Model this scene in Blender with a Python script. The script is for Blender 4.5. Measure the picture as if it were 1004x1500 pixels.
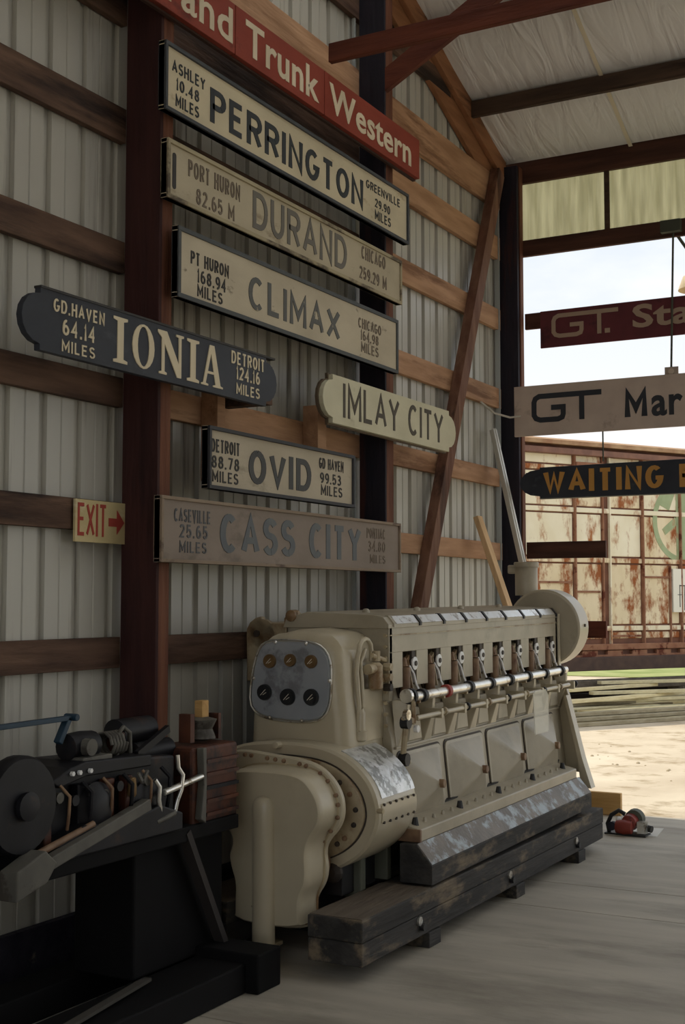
import bpy, bmesh, math, random
from mathutils import Vector, Matrix
random.seed(7)
for o in list(bpy.data.objects): bpy.data.objects.remove(o)
S = bpy.context.scene
COL = S.collection
R = math.radians

# ------------------------------------------------------------ camera, sky, sun, exposure
FPX = 1880.0
cam_d = bpy.data.cameras.new('camera'); cam = bpy.data.objects.new('camera', cam_d); COL.objects.link(cam)
cam_d.sensor_fit = 'VERTICAL'; cam_d.sensor_height = 36.0; cam_d.lens = FPX / 1500 * 36.0
cam.location = (3.71, 0, 1.6)
cam.rotation_euler = (R(90) + math.atan(130 / FPX), 0, R(28.55))
cam_d.clip_end = 500
S.camera = cam
S.view_settings.view_transform = 'Standard'; S.view_settings.look = 'None'
S.view_settings.gamma = 1.0; S.view_settings.use_curve_mapping = False
S.view_settings.exposure = 0.55

W = bpy.data.worlds.new('sky'); S.world = W; W.use_nodes = True
nt = W.node_tree; nt.nodes.clear()
wo = nt.nodes.new('ShaderNodeOutputWorld'); bg = nt.nodes.new('ShaderNodeBackground'); bg.inputs['Strength'].default_value = 1.0
tc = nt.nodes.new('ShaderNodeTexCoord'); mp = nt.nodes.new('ShaderNodeMapping'); mp.inputs['Scale'].default_value = (1, 1, 2.2)
ns = nt.nodes.new('ShaderNodeTexNoise'); ns.inputs['Scale'].default_value = 3.2; ns.inputs['Detail'].default_value = 7; ns.inputs['Roughness'].default_value = .55
cr = nt.nodes.new('ShaderNodeValToRGB'); cr.color_ramp.elements[0].position = .46; cr.color_ramp.elements[1].position = .66
cr.color_ramp.elements[0].color = (.545, .60, .67, 1); cr.color_ramp.elements[1].color = (.80, .795, .78, 1)
sx = nt.nodes.new('ShaderNodeSeparateXYZ'); hz = nt.nodes.new('ShaderNodeValToRGB')
hz.color_ramp.elements[0].position = .05; hz.color_ramp.elements[1].position = .32
hz.color_ramp.elements[0].color = (1, 1, 1, 1); hz.color_ramp.elements[1].color = (.0, .0, .0, 1)
mx = nt.nodes.new('ShaderNodeMix'); mx.data_type = 'RGBA'; mx.inputs[7].default_value = (.76, .76, .745, 1)
L = nt.links.new
L(tc.outputs['Generated'], mp.inputs[0]); L(mp.outputs[0], ns.inputs['Vector']); L(ns.outputs[0], cr.inputs[0])
L(tc.outputs['Generated'], sx.inputs[0]); L(sx.outputs[2], hz.inputs[0])
L(hz.outputs[0], mx.inputs[0]); L(cr.outputs[0], mx.inputs[6]); L(mx.outputs[2], bg.inputs[0]); L(bg.outputs[0], wo.inputs[0])

sun_d = bpy.data.lights.new('sun', 'SUN'); sun = bpy.data.objects.new('sun', sun_d); COL.objects.link(sun)
sun_d.energy = 2.25; sun_d.angle = R(.6); sun_d.color = (1, .93, .80)
SUNDIR = Vector((-1, .075, math.tan(R(58.5)))).normalized()
sun.rotation_euler = SUNDIR.to_track_quat('Z', 'Y').to_euler()

# ------------------------------------------------------------ materials
MATS = {}
GAIN = 1.6   # lifts the palette colours to make up for dim light indoors
def srgb(c):
    if isinstance(c, str): c = tuple(int(c[i:i+2], 16) / 255 for i in (0, 2, 4))
    return tuple(min(.82, GAIN * (x / 12.92 if x <= .04045 else ((x + .055) / 1.055) ** 2.4)) for x in c) + (1,)
def mat(name, c1, c2=None, rough=.6, metal=0.0, scale=6.0, stretch=(1, 1, 1), bump=.0, bscale=30.0, lo=.35, hi=.65, c3=None, s3=3.0, lo3=.55, hi3=.62, spec=.4, detail=6, trans=None, coat=0.0, rvar=0.0, st3=None):
    m = bpy.data.materials.new(name); m.use_nodes = True; n = m.node_tree; b = n.nodes['Principled BSDF']; Lk = n.links.new
    b.inputs['Roughness'].default_value = rough; b.inputs['Metallic'].default_value = metal
    b.inputs['Specular IOR Level'].default_value = spec; b.inputs['Coat Weight'].default_value = coat
    t = n.nodes.new('ShaderNodeTexCoord'); mp = n.nodes.new('ShaderNodeMapping'); mp.inputs['Scale'].default_value = stretch
    Lk(t.outputs['Object'], mp.inputs[0])
    ns = n.nodes.new('ShaderNodeTexNoise'); ns.inputs['Scale'].default_value = scale; ns.inputs['Detail'].default_value = detail
    Lk(mp.outputs[0], ns.inputs['Vector'])
    col = None
    if c2 is None: c2 = c1
    r = n.nodes.new('ShaderNodeValToRGB'); r.color_ramp.elements[0].position = lo; r.color_ramp.elements[1].position = hi
    r.color_ramp.elements[0].color = srgb(c1); r.color_ramp.elements[1].color = srgb(c2)
    Lk(ns.outputs[0], r.inputs[0]); col = r.outputs[0]
    if c3 is not None:
        mp3 = n.nodes.new('ShaderNodeMapping'); mp3.inputs['Scale'].default_value = st3 or stretch; mp3.inputs['Location'].default_value = (3.1, 7.7, 1.3)
        Lk(t.outputs['Object'], mp3.inputs[0])
        n3 = n.nodes.new('ShaderNodeTexNoise'); n3.inputs['Scale'].default_value = s3; n3.inputs['Detail'].default_value = 8; n3.inputs['Roughness'].default_value = .65
        Lk(mp3.outputs[0], n3.inputs['Vector'])
        r3 = n.nodes.new('ShaderNodeValToRGB'); r3.color_ramp.elements[0].position = lo3; r3.color_ramp.elements[1].position = hi3
        Lk(n3.outputs[0], r3.inputs[0])
        mm = n.nodes.new('ShaderNodeMix'); mm.data_type = 'RGBA'; mm.inputs[7].default_value = srgb(c3)
        Lk(r3.outputs[0], mm.inputs[0]); Lk(col, mm.inputs[6]); col = mm.outputs[2]
    Lk(col, b.inputs['Base Color'])
    if rvar:
        mr = n.nodes.new('ShaderNodeMapRange'); mr.inputs[3].default_value = max(.02, rough - rvar); mr.inputs[4].default_value = min(1, rough + rvar)
        mr.inputs[1].default_value = .3; mr.inputs[2].default_value = .7
        Lk(ns.outputs[0], mr.inputs[0]); Lk(mr.outputs[0], b.inputs['Roughness'])
    if bump:
        nb = n.nodes.new('ShaderNodeTexNoise'); nb.inputs['Scale'].default_value = bscale; nb.inputs['Detail'].default_value = 4
        Lk(mp.outputs[0], nb.inputs['Vector'])
        bp = n.nodes.new('ShaderNodeBump'); bp.inputs['Strength'].default_value = bump; bp.inputs['Distance'].default_value = .02
        Lk(nb.outputs[0], bp.inputs['Height']); Lk(bp.outputs[0], b.inputs['Normal'])
    if trans:
        b.inputs['Transmission Weight'].default_value = trans
    MATS[name] = m
    return m
AX = {'x': (.12, 1, 1), 'y': (1, .12, 1), 'z': (1, 1, .12)}
def wood(name, c1, c2, axis, c3=None, **k):
    kw = dict(rough=.75, scale=14, stretch=AX[axis], bump=.35, bscale=40, c3=c3, s3=5, lo3=.56, hi3=.66, spec=.25); kw.update(k)
    return mat(name, c1, c2, **kw)
M = dict(
 steel=mat('grey_wall_steel', '93918a', '9f9d94', rough=.36, scale=1.3, stretch=(1, 1, .25), c3='5f5850', s3=2.2, lo3=.58, hi3=.72, st3=(3, 3, .15), spec=.5),
 girt_l=wood('shaded_girt_wood', '3c2c24', '5c473a', 'y', c3='241b18', s3=4, lo3=.5, hi3=.62),
 girt_r=wood('lit_orange_girt_wood', '84644b', '9c7b60', 'y', c3='6a4c37'),
 post_r=wood('red_brown_post_wood', '2b1818', '371f1d', 'z', c3='1f1111'),
 post_b=wood('blue_black_post_wood', '1a1a22', '242028', 'z', c3='3a2220', lo3=.6, hi3=.7),
 post_o=wood('orange_brown_stud_wood', '4a2b20', '62402f', 'z', c3='341d16'),
 header=wood('dark_brown_header_wood', '36221b', '4a3026', 'x', c3='251713'),
 beamx=wood('red_brown_beam_wood', '45231a', '5a3022', 'x', c3='2f1812'),
 rafter=wood('orange_rafter_wood', '6a4830', '80593e', 'y', c3='4a3020'),
 purlin=wood('grey_brown_purlin_wood', '352a24', '4a3b30', 'x', c3='211815'),
 brace=wood('brown_brace_wood', '563a2e', '6c5041', 'z', c3='3c2a24'),
 pale=wood('pale_pine_wood', 'a68a68', 'b89b78', 'z'),
 yellow=wood('yellow_plank_wood', '947446', 'a8875a', 'x', c3='7c5f38'),
 timber=wood('black_timber', '252423', '363432', 'y', c3='625748', s3=6, lo3=.50, hi3=.62, scale=12, st3=(1, .35, 1)),
 timber_end=wood('dark_timber_end', '1a1922', '26242c', 'x', c3='4c4640', s3=9, lo3=.62, hi3=.7),
 timber_top=wood('dusty_timber_top', '4a4239', '5a5147', 'y', c3='332d28'),
 sill_top=mat('worn_blue_grey_sill', '4f4840', '625a50', rough=.5, scale=7, c3='878f94', s3=9, lo3=.50, hi3=.60, spec=.5, bump=.2),
 black=mat('black_oily_steel', '141416', '1d1c1d', rough=.5, scale=8, spec=.4),
 cream=mat('cream_engine_enamel', '948b77', '9f9681', rough=.32, scale=3, c3='8f846c', s3=2.4, lo3=.55, hi3=.75, spec=.5, bump=.05, bscale=9, coat=.15),
 cream_d=mat('dirty_cream_enamel', '80735c', '9a8e74', rough=.45, scale=6, c3='6a5238', s3=5, lo3=.5, hi3=.62, spec=.45),
 cream_g=mat('greyed_cream_enamel', '837b6a', '918978', rough=.38, scale=4, c3='7c7565', s3=3, lo3=.55, hi3=.7, spec=.5, bump=.05, bscale=8),
 recess=mat('dark_recess_steel', '2a2420', '3a322b', rough=.6, scale=9),  # dark tone for grimy joints, recessed faces and small parts
 chrome=mat('polished_steel', 'b4b0a8', 'c6c2ba', rough=.28, metal=.85, scale=10, c3='7d7466', s3=12),
 plate=mat('blue_grey_gauge_plate', '7d8288', '8a8e92', rough=.42, metal=.3, scale=5, c3='6a6c70', s3=4),
 brass=mat('old_brass', '5f4a30', '6f5a3c', rough=.4, metal=.5, scale=12),
 gauge_k=mat('black_gauge_face', '16181a', '1e2022', rough=.3),
 white=mat('white_marking', 'b8b4a8', rough=.6),
 washer=mat('pale_washer', 'cfcabd', rough=.4),
 rod=mat('brown_injector_body', '5c4534', '77604a', rough=.5, scale=14, c3='4a1f1a', s3=9, lo3=.6, hi3=.68),
 redcap=mat('red_collar', '7a2c26', '8a3830', rough=.5),
 shiny=mat('scuffed_bright_plate', 'a7a9a6', 'd8d8d4', rough=.22, metal=.35, scale=16, stretch=(1, 1, 1), c3='7c7c78', s3=13, lo3=.5, hi3=.56, bump=.25, bscale=22, lo=.4, hi=.6),
 vinyl=None,
 floor=None, ground=None,
 bag=None,
)
def flat(name, c, rough=.7, **k):
    if name not in MATS: mat(name, c, rough=rough, **k)
    return MATS[name]

def custom(name):
    m = bpy.data.materials.new(name); m.use_nodes = True
    return m, m.node_tree, m.node_tree.nodes['Principled BSDF'], m.node_tree.links.new

# vinyl ceiling blanket: fine wrinkles running down the slope
m, n, b, lk = custom('white_vinyl_blanket')
b.inputs['Base Color'].default_value = srgb('e2d9c4'); b.inputs['Roughness'].default_value = .5
t = n.nodes.new('ShaderNodeTexCoord'); mp = n.nodes.new('ShaderNodeMapping'); mp.inputs['Scale'].default_value = (3.2, .55, 1); mp.inputs['Rotation'].default_value = (0, 0, R(14))
ns = n.nodes.new('ShaderNodeTexNoise'); ns.inputs['Scale'].default_value = 2.2; ns.inputs['Detail'].default_value = 3; ns.inputs['Distortion'].default_value = 1.4
bp = n.nodes.new('ShaderNodeBump'); bp.inputs['Strength'].default_value = .6; bp.inputs['Distance'].default_value = .06
lk(t.outputs['Object'], mp.inputs[0]); lk(mp.outputs[0], ns.inputs['Vector']); lk(ns.outputs[0], bp.inputs['Height']); lk(bp.outputs[0], b.inputs['Normal'])
M['vinyl'] = m
# concrete
M['floor'] = mat('worn_concrete', '878176', '969084', rough=.62, scale=2.2, stretch=(.5, 2.2, 1), c3='6c665c', s3=1.6, lo3=.48, hi3=.72, st3=(.6, 1.6, 1), bump=.06, bscale=60, spec=.35, detail=9)
GAIN = 1.0
M['ground'] = mat('sandy_yard_dirt', 'bdae98', 'd3c6b0', rough=.95, scale=.8, c3='9c8b70', s3=2.6, lo3=.52, hi3=.68, bump=.6, bscale=9, spec=.1, detail=12)
M['grass'] = mat('yellow_green_grass', '7d8a52', 'a5a873', rough=.95, scale=.9, spec=.05, bump=.5, bscale=6)
GAIN = 1.6
# translucent corrugated sheet
m, n, b, lk = custom('yellow_green_translucent_sheet')
out = n.nodes['Material Output']; df = n.nodes.new('ShaderNodeBsdfTranslucent'); dd = n.nodes.new('ShaderNodeBsdfDiffuse'); ms = n.nodes.new('ShaderNodeMixShader'); ms.inputs[0].default_value = .25
t = n.nodes.new('ShaderNodeTexCoord'); ns = n.nodes.new('ShaderNodeTexNoise'); mp = n.nodes.new('ShaderNodeMapping'); mp.inputs['Scale'].default_value = (6, 1, .6)
rp = n.nodes.new('ShaderNodeValToRGB'); rp.color_ramp.elements[0].color = srgb('8e8a6c'); rp.color_ramp.elements[1].color = srgb('a9a585'); rp.color_ramp.elements[0].position = .35; rp.color_ramp.elements[1].position = .65
ns.inputs['Scale'].default_value = 3
lk(t.outputs['Object'], mp.inputs[0]); lk(mp.outputs[0], ns.inputs['Vector']); lk(ns.outputs[0], rp.inputs[0]); lk(rp.outputs[0], df.inputs[0]); lk(rp.outputs[0], dd.inputs[0])
lk(df.outputs[0], ms.inputs[1]); lk(dd.outputs[0], ms.inputs[2]); lk(ms.outputs[0], out.inputs[0]); M['fiber'] = m
m2_ = m.copy(); m2_.name = 'added_skylight_sheet'; m2_.node_tree.nodes['Mix Shader'].inputs[0].default_value = .08; m2_.node_tree.nodes['Color Ramp'].color_ramp.elements[0].color = srgb('d0cec0'); m2_.node_tree.nodes['Color Ramp'].color_ramp.elements[1].color = srgb('d8d6ca'); M['fiber_roof'] = m2_  # sheet for the added roof skylight
# clear plastic bag
m, n, b, lk = custom('cloudy_plastic')
out = n.nodes['Material Output']; tr = n.nodes.new('ShaderNodeBsdfTransparent'); ms = n.nodes.new('ShaderNodeMixShader'); ms.inputs[0].default_value = .38
b.inputs['Base Color'].default_value = srgb('c9c4b4'); b.inputs['Roughness'].default_value = .25
lk(tr.outputs[0], ms.inputs[1]); lk(b.outputs[0], ms.inputs[2]); lk(ms.outputs[0], out.inputs[0]); M['bag'] = m

# ------------------------------------------------------------ mesh builder
class MB:
    def __init__(s): s.v = []; s.f = []
    def add(s, vs, fs):
        k = len(s.v); s.v += [tuple(v) for v in vs]; s.f += [tuple(i + k for i in f) for f in fs]; return s
    def box(s, x0, x1, y0, y1, z0, z1):
        return s.add([(x0,y0,z0),(x1,y0,z0),(x1,y1,z0),(x0,y1,z0),(x0,y0,z1),(x1,y0,z1),(x1,y1,z1),(x0,y1,z1)],
            [(0,3,2,1),(4,5,6,7),(0,1,5,4),(1,2,6,5),(2,3,7,6),(3,0,4,7)])
    def bar(s, p0, p1, w, h, up=(0, 0, 1)):
        p0 = Vector(p0); p1 = Vector(p1); d = (p1 - p0).normalized(); a = d.cross(Vector(up)).normalized(); b = a.cross(d).normalized()
        vs = []
        for p in (p0, p1):
            for i, j in ((-1, -1), (1, -1), (1, 1), (-1, 1)): vs.append(p + a * (i * w / 2) + b * (j * h / 2))
        return s.add(vs, [(3,2,1,0),(4,5,6,7),(0,1,5,4),(1,2,6,5),(2,3,7,6),(3,0,4,7)])
    def prism(s, poly, ax, a0, a1):
        n = len(poly)
        def P(p, a): return {'x': (a, p[0], p[1]), 'y': (p[0], a, p[1]), 'z': (p[0], p[1], a)}[ax]
        return s.add([P(p, a0) for p in poly] + [P(p, a1) for p in poly],
            [tuple(range(n))[::-1], tuple(range(n, 2 * n))] + [(i, (i + 1) % n, n + (i + 1) % n, n + i) for i in range(n)])
    def loft(s, rings, caps=True):
        k = len(rings[0]); vs = [v for r in rings for v in r]; fs = []
        for j in range(len(rings) - 1):
            for i in range(k): fs.append((j*k+i, j*k+(i+1)%k, (j+1)*k+(i+1)%k, (j+1)*k+i))
        if caps: fs += [tuple(range(k))[::-1], tuple(range((len(rings)-1)*k, len(rings)*k))]
        return s.add(vs, fs)
    def cyl(s, p0, p1, r0, r1=None, seg=14):
        return s.tube([p0, p1], r0, seg, r1=r1)
    def tube(s, pts, r, seg=10, r1=None, rs=None):
        pts = [Vector(p) for p in pts]; n = len(pts)
        if rs is None: rs = [r + ((r1 if r1 is not None else r) - r) * i / (n - 1) for i in range(n)]
        rings = []; prev = None
        for i, p in enumerate(pts):
            d = (pts[min(i+1, n-1)] - pts[max(i-1, 0)]).normalized()
            a = prev - d * prev.dot(d) if prev is not None else None
            if a is None or a.length < 1e-4: a = d.cross(Vector((0, 0, 1)) if abs(d.z) < .9 else Vector((1, 0, 0)))
            a.normalize(); b = d.cross(a); prev = a
            rings.append([p + a * (rs[i] * math.cos(2*math.pi*k/seg)) + b * (rs[i] * math.sin(2*math.pi*k/seg)) for k in range(seg)])
        return s.loft(rings)
    def lathe(s, prof, o, ax, seg=24):
        rings = []
        for r, h in prof:
            ring = []
            for k in range(seg):
                c, q = r * math.cos(2*math.pi*k/seg), r * math.sin(2*math.pi*k/seg)
                ring.append({'x': (o[0]+h, o[1]+c, o[2]+q), 'y': (o[0]+c, o[1]+h, o[2]+q), 'z': (o[0]+c, o[1]+q, o[2]+h)}[ax])
            rings.append(ring)
        return s.loft(rings)
    def plate(s, layers, ax):
        # layers: list of (poly, offset): same vertex counts, lofted along an axis
        def P(p, a): return {'x': (a, p[0], p[1]), 'y': (p[0], a, p[1]), 'z': (p[0], p[1], a)}[ax]
        return s.loft([[P(p, a) for p in poly] for poly, a in layers])

def rrect(a0, a1, b0, b1, r, seg=6, rs=None):
    rs = rs or (r, r, r, r); out = []
    for (ca, cb, st), rr in zip(((a0, b0, 180), (a1, b0, 270), (a1, b1, 0), (a0, b1, 90)), rs):
        cx = ca + (rr if ca == a0 else -rr); cy = cb + (rr if cb == b0 else -rr)
        for k in range(seg + 1):
            t = R(st + 90 * k / seg); out.append((cx + rr * math.cos(t), cy + rr * math.sin(t)))
    return out
def smooth_poly(pts, n=3):
    for _ in range(n):
        q = []
        for i in range(len(pts)):
            a, b = pts[i], pts[(i+1) % len(pts)]
            q += [(a[0]*.75+b[0]*.25, a[1]*.75+b[1]*.25), (a[0]*.25+b[0]*.75, a[1]*.25+b[1]*.75)]
        pts = q
    return pts
def inset(poly, d):
    n = len(poly); out = []
    A = sum(poly[i][0]*poly[(i+1)%n][1]-poly[(i+1)%n][0]*poly[i][1] for i in range(n)); sg = 1 if A > 0 else -1
    for i in range(n):
        a, b, c = poly[i-1], poly[i], poly[(i+1) % n]
        t = Vector((c[0]-a[0], c[1]-a[1]))
        if t.length < 1e-9: out.append(b); continue
        t.normalize(); out.append((b[0] - sg*t.y*d, b[1] + sg*t.x*d))
    return out

# ------------------------------------------------------------ object helpers
LOC = {}
def root_loc(o):
    while o.parent: o = o.parent
    return LOC.get(o.name, Vector((0, 0, 0)))
def mesh(mb, mt, loc=(0, 0, 0), smooth=None, name='mesh'):
    me = bpy.data.meshes.new(name); l = Vector(loc)
    me.from_pydata([tuple(Vector(v) - l) for v in mb.v], [], mb.f)
    bm = bmesh.new(); bm.from_mesh(me); bmesh.ops.recalc_face_normals(bm, faces=bm.faces); bm.to_mesh(me); bm.free()
    for m_ in (mt if isinstance(mt, (list, tuple)) else [mt]): me.materials.append(m_)
    if smooth:
        for p in me.polygons: p.use_smooth = True
        me.set_sharp_from_angle(angle=R(smooth))
    return me
def tag(o, label=None, cat=None, group=None, kind=None):
    if label: o['label'] = label
    if cat: o['category'] = cat
    if group: o['group'] = group
    if kind: o['kind'] = kind
    return o
def thing(name, loc, label=None, cat=None, group=None, kind=None, rot=None):
    o = bpy.data.objects.new(name, None); COL.objects.link(o); o.location = loc; o.empty_display_size = .1
    if rot: o.rotation_euler = rot
    LOC[o.name] = Vector(loc)
    return tag(o, label, cat, group, kind)
def part(name, mb, mt, parent, bevel=0, smooth=None, label=None, kind=None):
    me = mesh(mb, mt, root_loc(parent), smooth, name)
    o = bpy.data.objects.new(name, me); COL.objects.link(o); o.parent = parent
    if bevel:
        md = o.modifiers.new('bevel', 'BEVEL'); md.width = bevel; md.segments = 2; md.limit_method = 'ANGLE'; md.angle_limit = R(40)
    if label: o['label'] = label
    if kind: o['kind'] = kind
    return o
def solo(name, mb, mt, loc, label, cat, group=None, bevel=0, smooth=None, kind=None):
    me = mesh(mb, mt, loc, smooth, name); o = bpy.data.objects.new(name, me); COL.objects.link(o); o.location = loc
    LOC[o.name] = Vector(loc)
    if bevel:
        md = o.modifiers.new('bevel', 'BEVEL'); md.width = bevel; md.segments = 2; md.limit_method = 'ANGLE'; md.angle_limit = R(40)
    return tag(o, label, cat, group, kind)
def inst(name, src, parent, delta=(0, 0, 0)):
    o = bpy.data.objects.new(name, src.data); COL.objects.link(o); o.parent = parent; o.location = Vector(src.location) + Vector(delta)
    for md in src.modifiers:
        if md.type == 'BEVEL':
            q = o.modifiers.new('bevel', 'BEVEL'); q.width = md.width; q.segments = md.segments; q.limit_method = 'ANGLE'; q.angle_limit = md.angle_limit
    return o

# lettering: glyph outlines of the built-in font fitted to a box; plane 'x' = facing +X, 'y' = facing -Y
def text_mb(s, a0, a1, b0, b1, face, plane, bold=.0, dep=.003):
    cu = bpy.data.curves.new('t', 'FONT'); cu.body = s; cu.offset = bold; cu.resolution_u = 3; cu.fill_mode = 'FRONT'; cu.space_character = 1.04
    ob = bpy.data.objects.new('t', cu); COL.objects.link(ob)
    me = bpy.data.meshes.new_from_object(ob); bpy.data.objects.remove(ob)
    xs = [v.co.x for v in me.vertices]; ys = [v.co.y for v in me.vertices]
    X0, X1, Y0, Y1 = min(xs), max(xs), min(ys), max(ys)
    pts = [(a0 + (v.co.x - X0) / (X1 - X0) * (a1 - a0), b0 + (v.co.y - Y0) / (Y1 - Y0) * (b1 - b0)) for v in me.vertices]
    fs = [tuple(p.vertices) for p in me.polygons]
    # extrude the flat fill
    def P(p, d): return (face + d, p[0], p[1]) if plane == 'x' else (p[0], face - d, p[1])
    n = len(pts); mb = MB(); vs = [P(p, dep) for p in pts] + [P(p, -.002) for p in pts]
    cnt = {}
    for f in fs:
        for i in range(len(f)):
            e = (f[i], f[(i+1) % len(f)]); cnt[e] = 1
    sides = [(e[1], e[0], e[0] + n, e[1] + n) for e in cnt if (e[1], e[0]) not in cnt]
    mb.add(vs, fs + sides)
    bpy.data.meshes.remove(me)
    return mb
def strokes_mb(strokes, w, face, plane, dep=.003, K=1.0):
    mb = MB(); step = 0; strokes = [[(p[0] / K, p[1]) for p in q] for q in strokes]
    for st in strokes:
        st = [p for i_, p in enumerate(st) if i_ == 0 or (Vector(p) - Vector(st[i_ - 1])).length > w * .04]
        if len(st) < 2: continue
        n = len(st); Lf, Rt = [], []
        for i in range(n):
            a = Vector(st[max(i-1, 0)]); c = Vector(st[min(i+1, n-1)]); b = Vector(st[i])
            t1 = (b - a).normalized() if i > 0 else (c - b).normalized(); t2 = (c - b).normalized() if i < n-1 else t1
            nr = Vector((-(t1 + t2).y, (t1 + t2).x)).normalized(); k = w / 2 / max(.5, nr.dot(Vector((-t1.y, t1.x))))
            Lf.append(b + nr * k); Rt.append(b - nr * k)
        def P(p, d): return (face + d, p[0] * K, p[1]) if plane == 'x' else (p[0] * K, face - d, p[1])
        for i in range(n - 1):
            q = [Lf[i], Lf[i+1], Rt[i+1], Rt[i]]
            step += 1; e_ = dep + .00012 * (step % 9)
            mb.add([P(p, e_) for p in q] + [P(p, -.002) for p in q], [(0,1,2,3),(7,6,5,4),(0,4,5,1),(1,5,6,2),(2,6,7,3),(3,7,4,0)])
    return mb

def arc(cx, cy, rx, ry, a0, a1, n=8): return [(cx + rx * math.cos(R(a0 + (a1 - a0) * k / n)), cy + ry * math.sin(R(a0 + (a1 - a0) * k / n))) for k in range(n + 1)]
_O = arc(.5, .5, .5, .5, 90, 450, 20)
GL = {
 'A': (1.05, [[(0, 0), (.5, 1), (1, 0)], [(.18, .33), (.82, .33)]]), 'B': (.9, [[(0, 0), (0, 1), (.6, 1)] + arc(.6, .76, .35, .24, 90, -90, 6) + [(0, .52)], [(.6, .52)] + arc(.6, .26, .4, .26, 90, -90, 6) + [(0, 0)]]),
 'C': (.95, [arc(.5, .5, .5, .5, 50, 310, 16)]), 'D': (.95, [[(0, 0), (0, 1), (.45, 1)] + arc(.45, .5, .55, .5, 90, -90, 12)[1:] + [(0, 0)]]),
 'E': (.8, [[(1, 1), (0, 1), (0, 0), (1, 0)], [(0, .52), (.85, .52)]]), 'G': (1, [arc(.5, .5, .5, .5, 50, 345, 16) + [(1, .45), (.6, .45)]]),
 'H': (.9, [[(0, 0), (0, 1)], [(1, 0), (1, 1)], [(0, .52), (1, .52)]]), 'I': (.0, [[(0, 0), (0, 1)]]), 'L': (.75, [[(0, 1), (0, 0), (1, 0)]]),
 'M': (1.15, [[(0, 0), (0, 1), (.5, .25), (1, 1), (1, 0)]]), 'N': (.95, [[(0, 0), (0, 1), (1, 0), (1, 1)]]), 'O': (1, [_O]),
 'P': (.85, [[(0, 0), (0, 1), (.6, 1)] + arc(.6, .74, .4, .26, 90, -90, 7) + [(0, .48)]]),
 'R': (.9, [[(0, 0), (0, 1), (.6, 1)] + arc(.6, .75, .4, .25, 90, -90, 7) + [(0, .5)], [(.5, .5), (1, 0)]]),
 'S': (.85, [arc(.5, .76, .47, .24, 25, 270, 10) + arc(.5, .26, .5, .26, 90, -155, 10)[1:]]),
 'T': (.85, [[(0, 1), (1, 1)], [(.5, 1), (.5, 0)]]), 'U': (.9, [[(0, 1), (0, .4)] + arc(.5, .4, .5, .4, 180, 360, 10) + [(1, 1)]]),
 'V': (1, [[(0, 1), (.5, 0), (1, 1)]]), 'W': (1.45, [[(0, 1), (.27, 0), (.5, .85), (.73, 0), (1, 1)]]), 'X': (1, [[(0, 0), (1, 1)], [(0, 1), (1, 0)]]), 'Y': (1, [[(0, 1), (.5, .48), (1, 1)], [(.5, .5), (.5, 0)]]),
 '0': (.75, [_O]), '1': (.1, [[(0, .8), (.7, 1), (.7, 0)]]), '2': (.75, [arc(.5, .72, .5, .28, 160, -20, 8) + [(0, 0), (1, 0)]]),
 '3': (.75, [arc(.48, .76, .42, .24, 150, -90, 9) + arc(.48, .27, .52, .27, 90, -150, 9)]), '4': (.8, [[(.75, 0), (.75, 1), (0, .3), (1, .3)]]),
 '5': (.75, [[(.9, 1), (.12, 1), (.05, .5)] + arc(.48, .32, .52, .32, 120, -150, 10)]), '6': (.75, [arc(.5, .30, .5, .30, 180, 540, 14) + arc(.55, .42, .55, .56, 190, 75, 6)]),
 '7': (.75, [[(0, 1), (1, 1), (.4, 0)]]), '8': (.75, [arc(.5, .76, .42, .24, -90, 270, 12), arc(.5, .26, .5, .26, 90, 450, 12)]), '9': (.75, [arc(.5, .70, .5, .30, 0, 360, 14) + arc(.45, .58, .55, .56, 10, -105, 6)]),
 '.': (.0, 'dot'), ' ': (.35, [])}
def gothic_mb(s, a0, a1, b0, b1, face, plane, w, dep=.003, gap=None, K=1.0):
    """block lettering drawn with strokes of one width, fitted between a0..a1 and b0..b1"""
    h = b1 - b0 - w
    gapu = gap if gap is not None else .34
    tot = sum(GL[c][0] for c in s) + gapu * (len(s) - 1)
    # stroke width eats into every glyph: solve for the unit width
    wk = w * K; u = (a1 - a0 - wk * len(s)) / tot
    mb = MB(); x = a0
    for c in s:
        gw, st = GL[c]
        if st == 'dot': st2 = [[(x + wk * .5, b0 + .0), (x + wk * .5, b0 + w * 1.15)]]
        else: st2 = [[(x + wk / 2 + gw * u * px, b0 + w / 2 + h * py) for px, py in q] for q in st]
        # butt ends reach the full height
        for q in st2:
            if len(q) > 1:
                for e, f in ((0, 1), (-1, -2)):
                    d = Vector(q[e]) - Vector(q[f])
                    if st != 'dot' and d.length > 1e-6 and abs(d.normalized().y) > .98: q[e] = (q[e][0], q[e][1] + math.copysign(w / 2, d.y))
        m2 = strokes_mb([q for q in st2 if len(q) > 1], w, face, plane, dep + .0011 * (len(mb.v) % 3 == 0) * 0, K); mb.add(m2.v, m2.f)
        x += wk + gw * u + gapu * u
    return mb
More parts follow.
